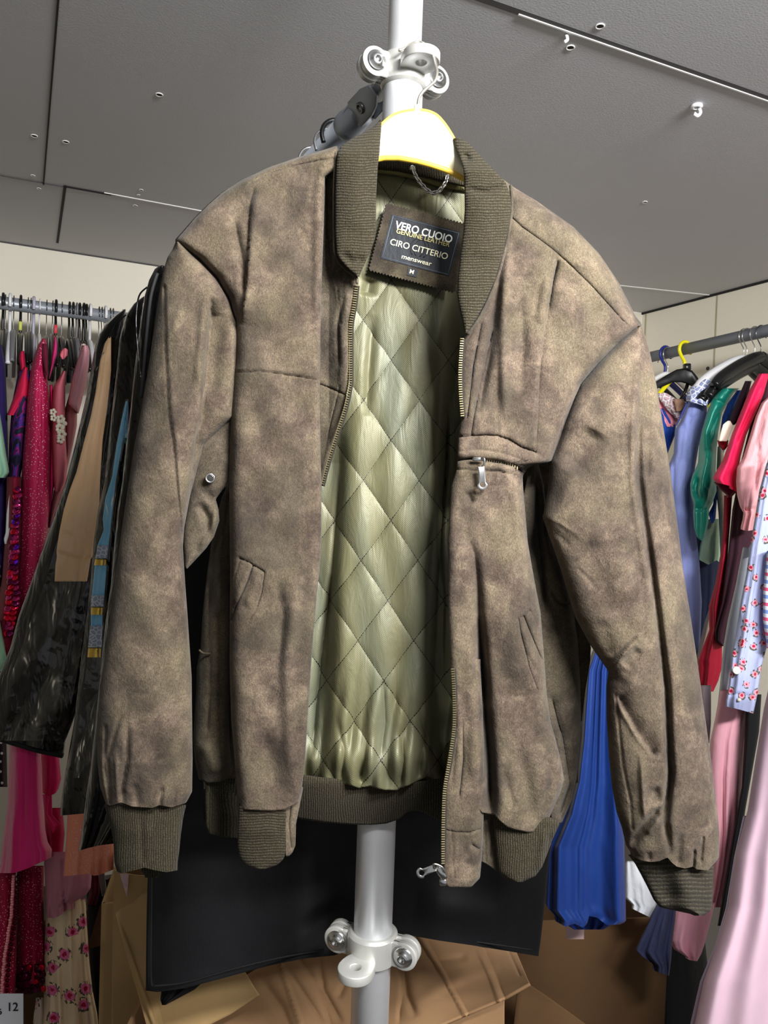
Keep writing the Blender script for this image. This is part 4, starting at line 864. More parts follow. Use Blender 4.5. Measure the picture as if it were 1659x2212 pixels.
text('VERO CUOIO', 0, 29, 23, WHT, wl_, 'lettering', .90, .45)
text('GENUINE LEATHER', 1, 17, 14.5, GLD, wl_, 'lettering', .95, .1)
text('CIRO CITTERIO', -1, -9, 19, CRM, wl_, 'lettering', .97, .12)
text('menswear', 0, -33, 14, CRM, wl_, 'lettering', 1.15, .1)
text('M', -3.5, -60, 13, CRM, sz, 'lettering', 1, .1)
# woven ghost emblem: two crossed loops
em = MB()
for s in (-1, 1):
    em.add(*tube_g([lc2+rx*px*(s*(4+16*math.sin(t))+s*0)+ry*px*(-8+22*math.cos(t*.9))-fw*.0018 for t in np.linspace(-2.6, 2.6, 24)], .0006, 6))
em.build('emblem', cloth_mat('woven_dark', c3(22, 25, 30), .5, .1), wl_)

# ------------------------------------------------------------------ the hanger that carries it
H = empty('coat_hanger', W(912, 330, .80), 'cream and yellow wide plastic hanger holding the suede jacket on the pole', 'hanger')
HB = NT('cream_plastic'); HB.set(Base_Color=c3(252, 247, 214), Roughness=.38); HB.b.inputs['Subsurface Weight'].default_value = .0; HB = HB.m
HY = simple('warm_yellow_plastic', c3(240, 196, 70), .38)
topc = [(640, 420), (700, 375), (760, 330), (795, 298), (815, 280), (830, 264), (848, 250), (870, 242), (900, 238), (925, 241), (945, 250), (965, 274), (985, 308), (1002, 338), (1040, 372), (1090, 420), (1150, 470)]
botc = [(640, 436), (700, 396), (760, 362), (800, 348), (830, 342), (860, 342), (900, 349), (930, 357), (960, 367), (985, 378), (1003, 388), (1040, 408), (1090, 446), (1150, 492)]
xs = np.linspace(640, 1150, 120); yt = np.interp(xs, *zip(*topc)); yb = np.interp(xs, *zip(*botc)); m = 14; v = np.linspace(0, 1, m)[:, None]
for _ in range(3): yt[1:-1] = (yt[:-2]+yt[1:-1]*2+yt[2:])/4
X = np.repeat(xs[None], m, 0); Y = yt+(yb-yt)*v; D = .797-.010*np.sin(PI*np.clip(v*.9+.05, 0, 1))+.03*((X-900)/260)**2*.4
V = W(X.ravel(), Y.ravel(), D.ravel()); Fc = [[j*120+i, j*120+i+1, (j+1)*120+i+1, (j+1)*120+i] for j in range(m-1) for i in range(119)]
solid(mesh('body', V, Fc, HB, H), .003, 1)
rimt = [W(x, y-1, .800+.012*((x-900)/260)**2-.004) for x, y in zip(xs, yt)]; rimb = [W(x, y-1, .800+.012*((x-900)/260)**2-.0055) for x, y in zip(xs, yb)]
MB().add(*tube_g(rimb, .0030, 10)).build('lower_rim', HY, H)
MB().add(*tube_g(rimt, .0017, 8)).build('upper_rim', HY, H)
MB().add(*lathe_g(W(901, 243, .797), up, [(-.006, .0045), (0, .0042), (.003, .0034), (.007, .0032), (.0075, .002)], 18)).build('neck', HB, H)
hp = [(861, 108, .853), (866, 108, .853), (876, 103, .856), (886, 95, .862), (900, 91, .868), (915, 94, .866), (930, 108, .850), (938, 125, .832), (942, 142, .815), (944, 158, .806), (940, 174, .803), (930, 184, .802), (917, 195, .801), (908, 206, .800), (904, 218, .799), (902, 238, .798)]
MB().add(*tube_g(smoothpts([W(*q) for q in hp], 6), .0017, 10)).build('hook', simple('hook_wire', c3(190, 186, 176), .3, .8), H)
# ------------------------------------------------------------------ clothes on the left rail
def gar(name, label, cat, mat, L, R, y0, y1, d, t, group=None, pleat=(3, .004, .012, 0), **k):
    return tubecloth(name, mat, L, R, y0, y1, d, t, pleat=pleat, label=label, cat=cat, group=group, **k)
CL = cloth_mat
navyP = CL('deep_violet_cloth', c3(44, 30, 92), .8); mint = CL('mint_cloth', c3(150, 196, 168), .8); magG = CL('raspberry_glitter', c3(186, 24, 82), .6, pattern='glitter', bump=.4)
camo = CL('dark_patch_print', c3(40, 30, 60), .8, pattern='camo'); red1 = CL('cherry_cloth', c3(205, 22, 72), .7); hotp = CL('hot_pink_cloth', c3(232, 30, 120), .7)
rose = CL('dusty_rose_knit', c3(212, 112, 126), .85); rosel = CL('pale_rose_wool', c3(214, 152, 164), .9, bump=.4, scale=180); dust = CL('dull_rose_cloth', c3(188, 118, 124), .85)
G0 = gar('long_dress', 'deep violet long dress cut by the left frame edge', 'dress', navyP, [(-40, 745), (-60, 900), (-70, 1200), (-60, 1500)], [(4, 745), (12, 790), (16, 900), (20, 1100), (21, 1200), (18, 1350), (10, 1500)], 745, 1500, 2.12, .10)
gar('cardigan', 'pale mint cardigan with rolled cuff at the left frame edge', 'cardigan', mint, [(-60, 880), (-60, 1030)], [(-2, 880), (6, 930), (14, 985), (19, 1010), (20, 1022), (12, 1031)], 880, 1032, 1.98, .06)
gar('skirt', 'pale mint skirt hem low at the left frame edge', 'skirt', mint, [(-60, 1340), (-60, 1500)], [(0, 1340), (6, 1370), (12, 1405), (17, 1435), (8, 1448)], 1340, 1450, 1.95, .05)
gar('hoodie', 'lilac garment shoulder peeking in at the left frame edge above the violet dress', 'top', CL('lilac_cloth', c3(150, 120, 200), .8), [(-30, 735), (-30, 770)], [(2, 735), (6, 748), (5, 770)], 735, 775, 2.25, .05)
gar('patterned_top', 'dark purple and magenta patchwork-print top with red trim beside the violet dress', 'top', camo, [(40, 800), (26, 870), (20, 950), (17, 1050), (18, 1150)], [(75, 800), (62, 900), (50, 1000), (38, 1060), (30, 1150)], 800, 1150, 2.13, .10)
t = empty('red_bolero', W(45, 900, 2.08), 'cherry red collar and short draped sleeve left of the glitter robe', 'top')
tubecloth('sleeve', red1, [(52, 792), (42, 815), (32, 850), (22, 878), (15, 895)], [(60, 792), (64, 830), (62, 855), (50, 866), (30, 896)], 793, 897, 2.06, .04, t, pleat=(2, .004, .006, 1))
tubecloth('neckline', red1, [(43, 758), (40, 775), (44, 800)], [(52, 756), (56, 790), (54, 800)], 758, 800, 2.12, .04, t)
tubecloth('hem_drape', red1, [(17, 1000), (17, 1050)], [(26, 1000), (34, 1050)], 1000, 1052, 2.12, .04, t)
robe = gar('glitter_robe', 'raspberry pink robe sprinkled with glitter, V neck, wide and bright among dark hangers', 'robe', magG,
   [(92, 730), (82, 745), (74, 770), (66, 800), (60, 850), (54, 930), (48, 1000), (44, 1080), (40, 1200), (32, 1300), (26, 1400), (20, 1520)], [(98, 730), (102, 745), (100, 800), (106, 850), (108, 900), (108, 1000), (108, 1100), (100, 1200), (90, 1300), (76, 1400), (60, 1520)], 731, 1520, 2.05, .10,
   folds=[(G, [(85, 800), (86, 1000), (78, 1300)], 3, .012), (G, [(97, 740), (100, 780), (103, 820)], 4, .018)])
tubecloth('neck_opening', CL('maroon_inner', c3(100, 12, 45), .8), [(91, 742), (89, 760), (96, 800), (101, 812)], [(101, 742), (104, 760), (104, 812)], 743, 812, 1.96, .02, robe)
gar('hot_pink_top', 'vivid hot pink top hanging between the glitter robe and the rose knit', 'top', hotp, [(107, 830), (106, 900), (107, 1000), (106, 1090), (100, 1140)], [(113, 830), (118, 880), (122, 910), (121, 960), (118, 1040), (110, 1100), (104, 1140)], 831, 1140, 2.10, .07)
gar('pink_scarf_top', 'narrow bright pink strap top beneath the red-tagged hanger', 'top', CL('mid_pink', c3(214, 50, 130), .7), [(117, 728), (113, 760), (110, 790), (106, 815)], [(121, 728), (124, 745), (123, 765), (116, 790), (107, 818)], 728, 818, 2.12, .04)
kn = gar('knit_dress', 'dusty rose knitted dress with white flower appliques', 'dress', rose, [(137, 800), (125, 820), (115, 835), (112, 870), (112, 950), (114, 1030), (118, 1062)], [(143, 800), (141, 830), (141, 900), (146, 1000), (143, 1040), (132, 1062)], 801, 1062, 2.06, .10)
for fx, fy, fs in ((131, 905, .010), (133, 915, .012), (129, 925, .010), (133, 938, .011), (131, 950, .009), (115, 890, .008), (116, 903, .008)):
    q = W(fx, fy, 1.955); fl = MB()
    for k in range(5):
        a_ = 2*PI*k/5; fl.add(*lathe_g(q+rt*fs*.7*math.cos(a_)+up*fs*.7*math.sin(a_), -fw, [(0, fs*.55), (.003, fs*.4), (.004, .0003)], 10))
    fl.build('flower_applique', CL('ivory_felt', c3(232, 224, 206), .9), kn)
gar('rolled_top', 'rose pink halter top curled over a black hanger, above the knit dress', 'top', rose, [(136, 752), (130, 760), (128, 768), (134, 775)], [(142, 751), (147, 756), (146, 768), (138, 776)], 752, 776, 2.02, .03)
gar('wool_cardigan', 'pale rose wool cardigan with short rolled cuff, next to the shiny black bag', 'cardigan', rosel, [(176, 745), (170, 770), (162, 795), (155, 820), (150, 850), (147, 872), (155, 880), (166, 890)], [(188, 742), (194, 760), (192, 790), (186, 830), (178, 862), (170, 893)], 746, 893, 2.02, .07)
gar('rose_tunic', 'dull rose tunic hanging under the pale wool cardigan', 'tunic', dust, [(150, 850), (141, 880), (138, 920), (141, 980), (135, 1020), (116, 1060), (108, 1110), (104, 1140)], [(168, 850), (166, 920), (158, 960), (146, 1010), (138, 1060), (122, 1110), (112, 1140)], 850, 1140, 2.10, .08)
gar('lace_trimmed_top', 'grey-white lace neckline just left of the last white hooks', 'top', CL('grey_lace', c3(200, 190, 182), .8, pattern='lace', col2=c3(120, 110, 108)), [(173, 742), (171, 755), (174, 770)], [(184, 742), (191, 752), (190, 770)], 742, 772, 2.0, .03)
# sequin strip: overlapping discs down the front of a red gown
sg = gar('sequin_gown', 'dark red gown edged with a strip of large pink and purple sequins', 'gown', CL('wine_cloth', c3(120, 8, 40), .7), [(14, 1050), (12, 1150), (4, 1250), (-12, 1350), (-20, 1460)], [(46, 1050), (45, 1150), (42, 1250), (36, 1330), (24, 1460)], 1030, 1460, 2.02, .08)
sm = [simple('sequin_red', c3(235, 20, 60), .15, .8), simple('sequin_pink', c3(205, 50, 120), .15, .8), simple('sequin_plum', c3(120, 25, 80), .15, .8), simple('sequin_violet', c3(120, 30, 230), .15, .8)]
random.seed(3)
y = 1060
while y < 1372:
    for xx in ((np.interp(y, [1060, 1180, 1290, 1370], [37, 33, 34, 22])), (np.interp(y, [1060, 1180, 1290, 1370], [41, 27, 20, 14]))):
        k = random.choice([0, 0, 1, 1, 2, 3]); q = W(xx+random.uniform(-2, 2), y+random.uniform(-2, 2), 1.93)
        nrm = -fw+rt*random.uniform(-.4, .4)+up*random.uniform(-.1, .6); MB().add(*lathe_g(q, nrm, [(0, .0092), (.0012, .006), (.0014, .0005)], 14)).build('sequin', sm[k], sg)
    y += 11
gar('white_blouse', 'narrow white sleeve with black trim beside the sequin strip', 'top', CL('white_cloth', c3(220, 220, 224), .8), [(22, 1050), (18, 1080), (14, 1110), (12, 1150), (8, 1165), (10, 1174)], [(30, 1050), (28, 1090), (24, 1140), (20, 1160), (14, 1174)], 1050, 1175, 1.97, .02)
gar('dotted_skirt', 'polka dot black fabric with white dots at the far left edge', 'skirt', CL('dot_cloth', c3(40, 20, 30), .8, pattern='dots', col2=c3(225, 225, 225)), [(-40, 1220), (-40, 1350), (-40, 1700)], [(2, 1220), (6, 1300), (5, 1400), (14, 1600), (16, 1700)], 1220, 1700, 2.06, .06)

# garments seen low on the left, under the bags
chif = CL('magenta_chiffon', c3(196, 16, 100), .6, sheen=.4)
cg = gar('chiffon_dress', 'magenta chiffon dress with a broad sheer flounce hem', 'dress', chif, [(22, 1590), (20, 1640), (16, 1740), (8, 1800), (0, 1870), (-4, 1885)], [(86, 1590), (90, 1650), (93, 1740), (98, 1800), (103, 1835), (112, 1856)], 1590, 1880, 1.72, .07,
   pleat=(3, .006, .016, .5), bot=[(-4, 1886), (30, 1886), (60, 1876), (90, 1862), (112, 1852)])
gar('ruffle_top', 'hot pink short ruffled hem with trailing ribbon, right of the chiffon flounce', 'dress', CL('pink_ruffle', c3(205, 22, 98), .7), [(88, 1600), (90, 1660), (91, 1715)], [(122, 1600), (128, 1640), (132, 1690), (126, 1718)], 1600, 1716, 1.86, .05, bot=[(90, 1712), (105, 1720), (120, 1714), (132, 1694)])
gar('ribbon', 'pink satin ribbon tails dangling below the ruffled hem', 'ribbon', CL('pink_ribbon', c3(226, 60, 124), .5), [(92, 1716), (96, 1760), (108, 1790), (113, 1798)], [(112, 1716), (113, 1760), (130, 1780), (118, 1800)], 1716, 1800, 1.84, .008, pleat=(1, .003, .01, 0))
gar('maroon_skirt', 'deep crimson layered skirt behind the ribbon tails', 'skirt', CL('crimson_layer', c3(176, 10, 66), .7), [(95, 1745), (100, 1850), (104, 1852)], [(135, 1745), (140, 1800), (136, 1845)], 1745, 1850, 1.95, .06)
sar = CL('wine_glitter', c3(150, 6, 50), .6, pattern='glitter', bump=.4)
s1 = gar('sequin_sari', 'wine red beaded skirt with a string of clear beads down its edge', 'skirt', sar, [(-30, 1870), (-30, 2000), (-30, 2150), (0, 2168)], [(34, 1870), (36, 1960), (36, 2060), (34, 2120), (32, 2165), (24, 2178)], 1870, 2178, 1.78, .06)
bm_ = simple('clear_pink_bead', c3(235, 150, 160), .1, .3); bk_ = simple('maroon_sequin', c3(70, 4, 28), .2, .6)
for k in range(46):
    y = 1892+k*5.6; x = np.interp(y, [1892, 1970, 2060, 2150], [29, 25, 11, 3]); q = W(x+random.uniform(-1, 1), y, 1.705)
    MB().add(*lathe_g(q, -fw, [(-.004, .001), (-.002, .0036), (.002, .0036), (.004, .001)], 10)).build('bead', bm_, s1)
    if k % 2 == 0: MB().add(*lathe_g(W(x+10, y+2, 1.712), -fw, [(-.002, .001), (0, .0048), (.002, .001)], 10)).build('sequin', bk_, s1)
s2 = gar('sequin_sari', 'wine red beaded skirt ending in a scalloped sequin border, right of the bead string', 'skirt', sar, [(36, 1870), (36, 2000), (34, 2100), (32, 2125)], [(95, 1870), (94, 1950), (97, 2060), (96, 2100), (94, 2125)], 1870, 2125, 1.84, .06)
bb = (simple('maroon_sequin', c3(70, 4, 28), .2), simple('sequin_plum', c3(120, 25, 80), .15), simple('sequin_red', c3(235, 20, 60), .15))
for row, yy in ((0, 2096), (1, 2112), (2, 2128), (3, 2142)):
    for k in range(9):
        q = W(38+k*6.4+(row % 2)*3, yy+random.uniform(-2, 2)-k*.8, 1.77); MB().add(*lathe_g(q, -fw+up*random.uniform(-.2, .5), [(0, .0085), (.0012, .006), (.0014, .0004)], 12)).build('sequin', bb[0 if random.random() < .6 else 1 if random.random() < .6 else 2], s2)
gar('sheer_dress', 'dusky pink sheer two-layer skirt above the rose-print one', 'dress', CL('dusky_pink_sheer', c3(196, 130, 148), .6), [(94, 1840), (96, 1880), (98, 1920), (100, 1970), (102, 1985)], [(200, 1840), (198, 1890), (196, 1925), (186, 1945), (160, 1966)], 1840, 1984, 1.76, .06,
   folds=[(G, [(137, 1860), (140, 1970)], 3, .02)], bot=[(100, 1982), (118, 1984), (138, 1972), (142, 1966), (165, 1962), (185, 1950), (200, 1930)])
gar('floral_dress', 'cream long dress printed with pink roses and green sprigs', 'dress', CL('rose_print', c3(228, 206, 172), .75, pattern='floral'), [(100, 1955), (96, 2040), (94, 2120), (95, 2170), (92, 2260)], [(184, 1930), (188, 2000), (193, 2080), (200, 2140), (210, 2190), (216, 2260)], 1940, 2260, 1.82, .08, pleat=(4, .012, .02, .4))
gar('floral_skirt', 'narrow floral hem poking out left of the cream rose-print dress', 'skirt', CL('rose_print2', c3(214, 196, 180), .75, pattern='floral'), [(78, 2155), (72, 2200), (68, 2260)], [(96, 2150), (100, 2200), (104, 2260)], 2155, 2260, 1.88, .04)
gar('sparkle_skirt', 'peach orange skirt sprinkled with tiny sparkles', 'skirt', CL('peach_glitter', c3(238, 150, 120), .6, pattern='glitter'), [(146, 1750), (144, 1800), (140, 1850), (137, 1893)], [(242, 1750), (244, 1800), (246, 1850), (246, 1882)], 1750, 1890, 1.64, .05,
   pleat=(3, .005, .012, .2), bot=[(137, 1893), (165, 1890), (196, 1886), (200, 1892), (215, 1890), (246, 1878)])
gar('dark_coat', 'black garment hem seen low between the floral dress and the cardboard', 'coat', CL('black_cloth', c3(14, 14, 17), .9), [(186, 1900), (190, 2000), (196, 2100), (212, 2260)], [(244, 1900), (246, 2000), (244, 2100), (243, 2260)], 1900, 2260, 2.02, .05)
gar('grey_strap', 'grey strap end hanging in the dark beside the cardboard box', 'strap', CL('grey_cloth', c3(110, 110, 112), .8), [(212, 1885), (216, 1915), (220, 1934)], [(226, 1885), (230, 1920), (226, 1936)], 1885, 1936, 1.9, .006)
gar('wine_hem', 'dark wine hem behind the sheer pink skirt', 'skirt', CL('wine_cloth2', c3(84, 6, 30), .8), [(190, 1880), (192, 1930), (186, 1955)], [(214, 1880), (216, 1925), (208, 1955)], 1880, 1955, 1.97, .03)

# ------------------------------------------------------------------ garment bags
VB = vinyl_black(); VC = clear_vinyl(); NW = nonwoven()
bag1 = gar('garment_bag', 'glossy black suit cover with a clear window over a nude sleeve', 'garment bag', VB,
   [(268, 668), (248, 682), (228, 700), (213, 725), (203, 760), (196, 800), (188, 850), (176, 900), (160, 970), (142, 1040), (122, 1100), (100, 1160), (70, 1250), (40, 1330), (22, 1400), (2, 1450), (-20, 1500), (-30, 1590)],
   [(272, 668), (272, 760), (262, 900), (250, 1000), (240, 1100), (222, 1200), (200, 1350), (180, 1500), (142, 1600), (138, 1630)], 668, 1628, 1.66, .035, pleat=(2, .003, .006, .2), bot=[(-30, 1585), (0, 1592), (40, 1604), (80, 1616), (138, 1628)])
W1L = [(238, 724), (225, 740), (214, 765), (207, 800), (200, 850), (190, 900), (176, 960), (162, 1030), (150, 1100), (120, 1180), (96, 1260), (70, 1330), (46, 1400), (22, 1460), (0, 1520), (-10, 1590)]
W1R = [(242, 724), (240, 800), (238, 880), (232, 950), (222, 1030), (216, 1100), (205, 1200), (196, 1260), (182, 1350), (168, 1450), (150, 1540), (140, 1612)]
sheet('clear_window', VC, W1L, W1R, 726, 1600, lambda X, Y: 1.572+0*X, bag1, [(G, [(60, 1400), (150, 1480)], 20, -.006)], step=8, thick=0, fn=lambda X, Y, u: .004*np.sin(X/23.+Y/31.))
gar('nude_cardigan', 'nude peach long-sleeved garment with ribbed cuff, inside the clear-windowed bag', 'top', CL('nude_cloth', c3(250, 204, 158), .7, bump=.4, scale=40),
   [(236, 726), (226, 742), (216, 780), (206, 850), (196, 900), (180, 960), (165, 1020), (150, 1060), (138, 1100), (128, 1150), (122, 1190), (123, 1202), (120, 1220), (118, 1253)], [(240, 726), (240, 800), (232, 880), (222, 950), (216, 1040), (214, 1100), (206, 1150), (199, 1205), (196, 1207), (192, 1230), (188, 1256)], 727, 1256, 1.615, .012, pleat=(1, .002, .004, 0),
   folds=[(G, [(121, 1192), (150, 1200), (170, 1206), (199, 1206)], 2.5, .008)], cap='both')
# the second and third covers stand closer to the jacket
bag2 = gar('garment_bag', 'narrow glossy black suit cover whose slit window shows a blue dress', 'garment bag', VB,
   [(310, 640), (290, 655), (272, 680), (258, 730), (252, 800), (246, 850), (236, 940), (226, 1040), (212, 1100), (202, 1170), (196, 1250), (184, 1350), (172, 1450), (160, 1560), (146, 1640), (136, 1700), (131, 1740), (130, 1758)],
   [(322, 640), (330, 700), (330, 900), (315, 1100), (300, 1300), (280, 1500), (260, 1640), (240, 1758)], 640, 1757, 1.52, .03, pleat=(2, .004, .01, .9), bot=[(130, 1762), (175, 1758), (240, 1750)])
blue = CL('sky_blue_cloth', c3(130, 208, 255), .6)
bd_ = gar('blue_costume', 'sky blue costume dress with white lace and gold bands in the slit window', 'dress', blue,
   [(272, 865), (264, 900), (252, 960), (242, 1030), (228, 1075), (222, 1120), (224, 1145), (210, 1180), (204, 1230), (198, 1290), (196, 1350), (190, 1420)], [(276, 865), (268, 940), (250, 1040), (246, 1080), (238, 1150), (232, 1200), (228, 1260), (222, 1330), (218, 1420)], 866, 1420, 1.475, .01, pleat=(1, .002, .004, 0), cap='both')
lw = CL('white_lace', c3(214, 220, 232), .8, pattern='lace', col2=c3(150, 165, 190)); gd = simple('gold_sequin', c3(205, 170, 60), .25, .9, .6, 260)
for y0_, y1_, m_ in ((1178, 1206, lw), (1207, 1221, gd), (1286, 1310, lw), (1311, 1328, gd), (1352, 1398, lw), (1399, 1420, gd)):
    tubecloth('lace_band' if m_ is lw else 'gold_band', m_, [(211, 1178), (201, 1230), (197, 1290), (195, 1350), (188, 1420)], [(233, 1178), (229, 1240), (223, 1320), (219, 1420)], y0_, y1_, 1.472, .014, bd_, step=3)
gar('blue_dress', 'pale blue bodice with a teal ribbon point, in the upper slit of the bag', 'dress', CL('pale_blue', c3(160, 212, 232), .6), [(276, 870), (272, 900), (266, 945)], [(277, 870), (277, 920), (276, 945)], 870, 946, 1.478, .008, cap='both')
gar('teal_ribbon', 'small dark teal pointed ribbon hanging below the pale blue bodice', 'ribbon', CL('teal', c3(40, 120, 136), .6), [(263, 944), (266, 950), (273, 965)], [(276, 944), (276, 955), (274, 966)], 944, 966, 1.474, .004, cap='both')
sheet('clear_window', VC, [(270, 860), (256, 930), (236, 1040), (220, 1100), (206, 1180), (196, 1260), (190, 1420), (170, 1560), (158, 1680)], [(278, 860), (270, 950), (252, 1050), (242, 1160), (234, 1240), (222, 1420), (206, 1560), (190, 1690)], 862, 1680, lambda X, Y: 1.452+0*X, bag2, step=8, thick=0, fn=lambda X, Y, u: .003*np.sin(X/13.+Y/31.))
bag3 = gar('garment_bag', 'glossy black suit cover with a ribbed zip edge, pressed against the jacket sleeve', 'garment bag', VB,
   [(348, 572), (335, 580), (322, 605), (312, 640), (300, 720), (290, 800), (282, 880), (272, 960), (264, 1040), (254, 1100), (246, 1180), (240, 1260), (228, 1340), (218, 1440), (206, 1560), (196, 1650), (186, 1720), (176, 1790), (170, 1822)],
   [(352, 572), (420, 620), (440, 900), (440, 1200), (420, 1500), (360, 1700), (250, 1828)], 573, 1826, 1.32, .03, pleat=(4, .004, .010, .3), bot=[(170, 1838), (190, 1832), (215, 1826), (250, 1822)])
stitchline('zip_edge', [(340, 590), (326, 640), (317, 720), (310, 800), (304, 860)], lambda X, Y: 1.288+0*X, simple('zip_ribbon', c3(44, 44, 46), .7, bumps=.5, scale=900), bag3, .003, .002)
stitchline('piping', [(318, 620), (300, 640), (294, 690), (298, 760), (306, 830)], lambda X, Y: 1.29+0*X, VB, bag3, .0015, .001)
stitchline('piping', [(272, 680), (250, 700), (236, 730)], lambda X, Y: 1.50+0*X, VB, bag2, .0015, .001)
stitchline('hem_piping', [(-30, 1589), (0, 1596), (40, 1608), (80, 1620), (136, 1632)], lambda X, Y: 1.63+0*X, NW, bag1, .006, .002)
# big non-woven suit cover directly behind the jacket
cov = gar('suit_cover', 'large matt black suit cover hanging directly behind the suede jacket', 'garment bag', NW,
   [(700, 380), (560, 430), (440, 560), (390, 760), (372, 1000), (352, 1300), (332, 1600), (320, 1850), (316, 2000), (314, 2120), (318, 2138), (350, 2144)],
   [(760, 380), (980, 430), (1140, 560), (1200, 800), (1222, 1100), (1225, 1230), (1228, 1400), (1222, 1600), (1200, 1760), (1186, 1860), (1176, 1960), (1168, 2040), (1164, 2070)], 382, 2078, 1.06, .035,
   pleat=(2, .006, .012, 2.2), step=7, bot=[(316, 2140), (340, 2143), (400, 2135), (500, 2108), (580, 2086), (660, 2070), (722, 2064), (860, 2016), (950, 2032), (1040, 2045), (1100, 2055), (1164, 2066)],
   folds=[(G, [(700, 1950), (760, 2040)], 50, .02), (G, [(330, 1700), (324, 2110)], 3, .004), (G, [(900, 1950), (1100, 1980)], 40, -.01)])
stitchline('edge_seam', [(338, 1650), (330, 1800), (327, 1950), (326, 2110), (334, 2132)], lambda X, Y: 1.035+0*X, NW, cov, .002, -.003)
stitchline('hem_seam', [(330, 2130), (400, 2122), (500, 2094), (600, 2070), (700, 2052)], lambda X, Y: 1.022+0*X, NW, cov, .0014, .002)
stitchline('hem_seam', [(870, 2012), (950, 2022), (1040, 2036), (1150, 2052)], lambda X, Y: 1.022+0*X, NW, cov, .0014, .002)
gar('black_strap', 'short black strap end sticking out under the suit cover at its left corner', 'strap', NW, [(348, 2144), (346, 2160), (350, 2170)], [(440, 2120), (420, 2138), (356, 2172)], 2122, 2171, 1.10, .004, cap='both')
# hanger hooks seen on the rail behind the pole
def loop_hook(px, py, d, mat, r, label):
    c = W(px, py, d); c = np.array([base[0], 0, base[2]]); tt = (W(px, py, d)-CAM); yy = W(px, py, d)[1]; c[1] = yy
    hanger(c, XA, mat, PBLACK, label, 'hangers on the tube behind the pole', r=.024, wire=r, stem=.05, half=.18, drop=.10, near=-1)
loop_hook(742, 285, 1.10, PBLACK, .0034, 'black plastic hook over the tube behind the pole')
loop_hook(735, 290, 1.13, STEEL, .0020, 'bright steel hook against the black one, on the tube behind the pole')
loop_hook(722, 310, 1.20, STEEL, .0020, 'steel hook lowest on the tube, at the jacket collar')

# ------------------------------------------------------------------ clothes on the right rail
peri = CL('periwinkle_suiting', c3(134, 146, 204), .8, scale=90); sat = CL('emerald_satin', c3(0, 128, 110), .42, .5, 18, metal=.1, spec=.6, weave=False)
pj = gar('periwinkle_blazer', 'periwinkle blue blazer with notched lapel under a lace collar', 'blazer', peri, [(1494, 846), (1484, 870), (1470, 910), (1458, 928), (1455, 980), (1442, 1010), (1440, 1150), (1450, 1300), (1480, 1500), (1500, 1690)],
   [(1512, 846), (1526, 870), (1528, 900), (1510, 960), (1500, 1020), (1496, 1060), (1500, 1130), (1510, 1200), (1516, 1300), (1512, 1400), (1512, 1500), (1530, 1690)], 847, 1690, 2.42, .08, pleat=(2, .004, .012, .3),
   folds=[(G, [(1465, 912), (1476, 920)], 2, .012), (G, [(1494, 905), (1504, 898)], 2, .01), (G, [(1456, 930), (1452, 1100), (1462, 1300)], 3, .012), (G, [(1490, 900), (1484, 1100), (1490, 1400)], 3, .008)])
tubecloth('lapel_point', CL('navy_lining', c3(52, 60, 130), .7), [(1484, 866), (1470, 895), (1460, 918)], [(1488, 866), (1478, 890), (1462, 920)], 867, 920, 2.33, .006, pj)
gar('lace_blouse', 'white lace collar draped over the periwinkle blazer shoulder', 'blouse', CL('white_lace_b', c3(226, 230, 242), .75, pattern='lace', col2=c3(140, 150, 190)), [(1522, 818), (1504, 826), (1490, 838), (1482, 858), (1483, 868), (1516, 875)], [(1540, 818), (1560, 828), (1574, 842), (1560, 850), (1545, 858), (1530, 876)], 819, 876, 2.34, .05, step=3)
gar('pink_lace_top', 'rose pink satin dress with white lace neckline beside the jacket sleeve', 'dress', CL('rose_satin', c3(240, 150, 165), .4), [(1410, 850), (1415, 900), (1440, 925)], [(1430, 850), (1448, 880), (1466, 905), (1459, 920)], 850, 922, 2.50, .03)
gar('lace_dress', 'white lace neckline edging over the rose pink dress', 'top', CL('white_lace_c', c3(232, 228, 230), .8, pattern='lace', col2=c3(190, 160, 165)), [(1415, 848), (1424, 862), (1440, 884), (1458, 902)], [(1438, 848), (1462, 862), (1482, 870), (1472, 902)], 849, 903, 2.46, .02, step=3)
gar('nude_lining_top', 'small patch of nude fabric beneath the black cut-out hanger', 'top', CL('nude2', c3(222, 178, 146), .8), [(1455, 862), (1460, 884)], [(1474, 858), (1484, 876), (1470, 888)], 862, 888, 2.44, .02)
gar('royal_dress', 'royal blue dress bodice between sleeve and periwinkle blazer', 'dress', CL('royal_cloth', c3(22, 68, 158), .7), [(1420, 880), (1425, 1000), (1436, 1030)], [(1432, 880), (1460, 918), (1458, 940), (1440, 985), (1440, 1030)], 882, 1030, 2.50, .03)
gs = gar('satin_blouse', 'emerald green satin blouse with gathered balloon sleeve', 'blouse', sat, [(1560, 838), (1538, 862), (1526, 895), (1516, 930), (1510, 960), (1508, 1000), (1496, 1025), (1491, 1045), (1492, 1070), (1498, 1090), (1497, 1110), (1499, 1140), (1505, 1160), (1514, 1168)],
   [(1598, 838), (1584, 850), (1560, 890), (1552, 930), (1548, 970), (1546, 1020), (1548, 1060), (1540, 1085), (1532, 1100), (1530, 1130), (1522, 1160), (1518, 1168)], 839, 1168, 2.28, .05, pleat=(2, .004, .008, 1.2),
   folds=[(G, [(1530, 940), (1526, 1000), (1516, 1050), (1506, 1090)], 8, -.025), (G, [(1556, 880), (1536, 930), (1524, 990)], 5, .014), (G, [(1508, 1030), (1503, 1060), (1512, 1080)], 5, .02), (G, [(1500, 1098), (1520, 1100), (1536, 1094)], 3, .014), (G, [(1540, 960), (1534, 1040), (1522, 1090)], 5, -.02), (G, [(1542, 862), (1560, 870)], 3, .015)])
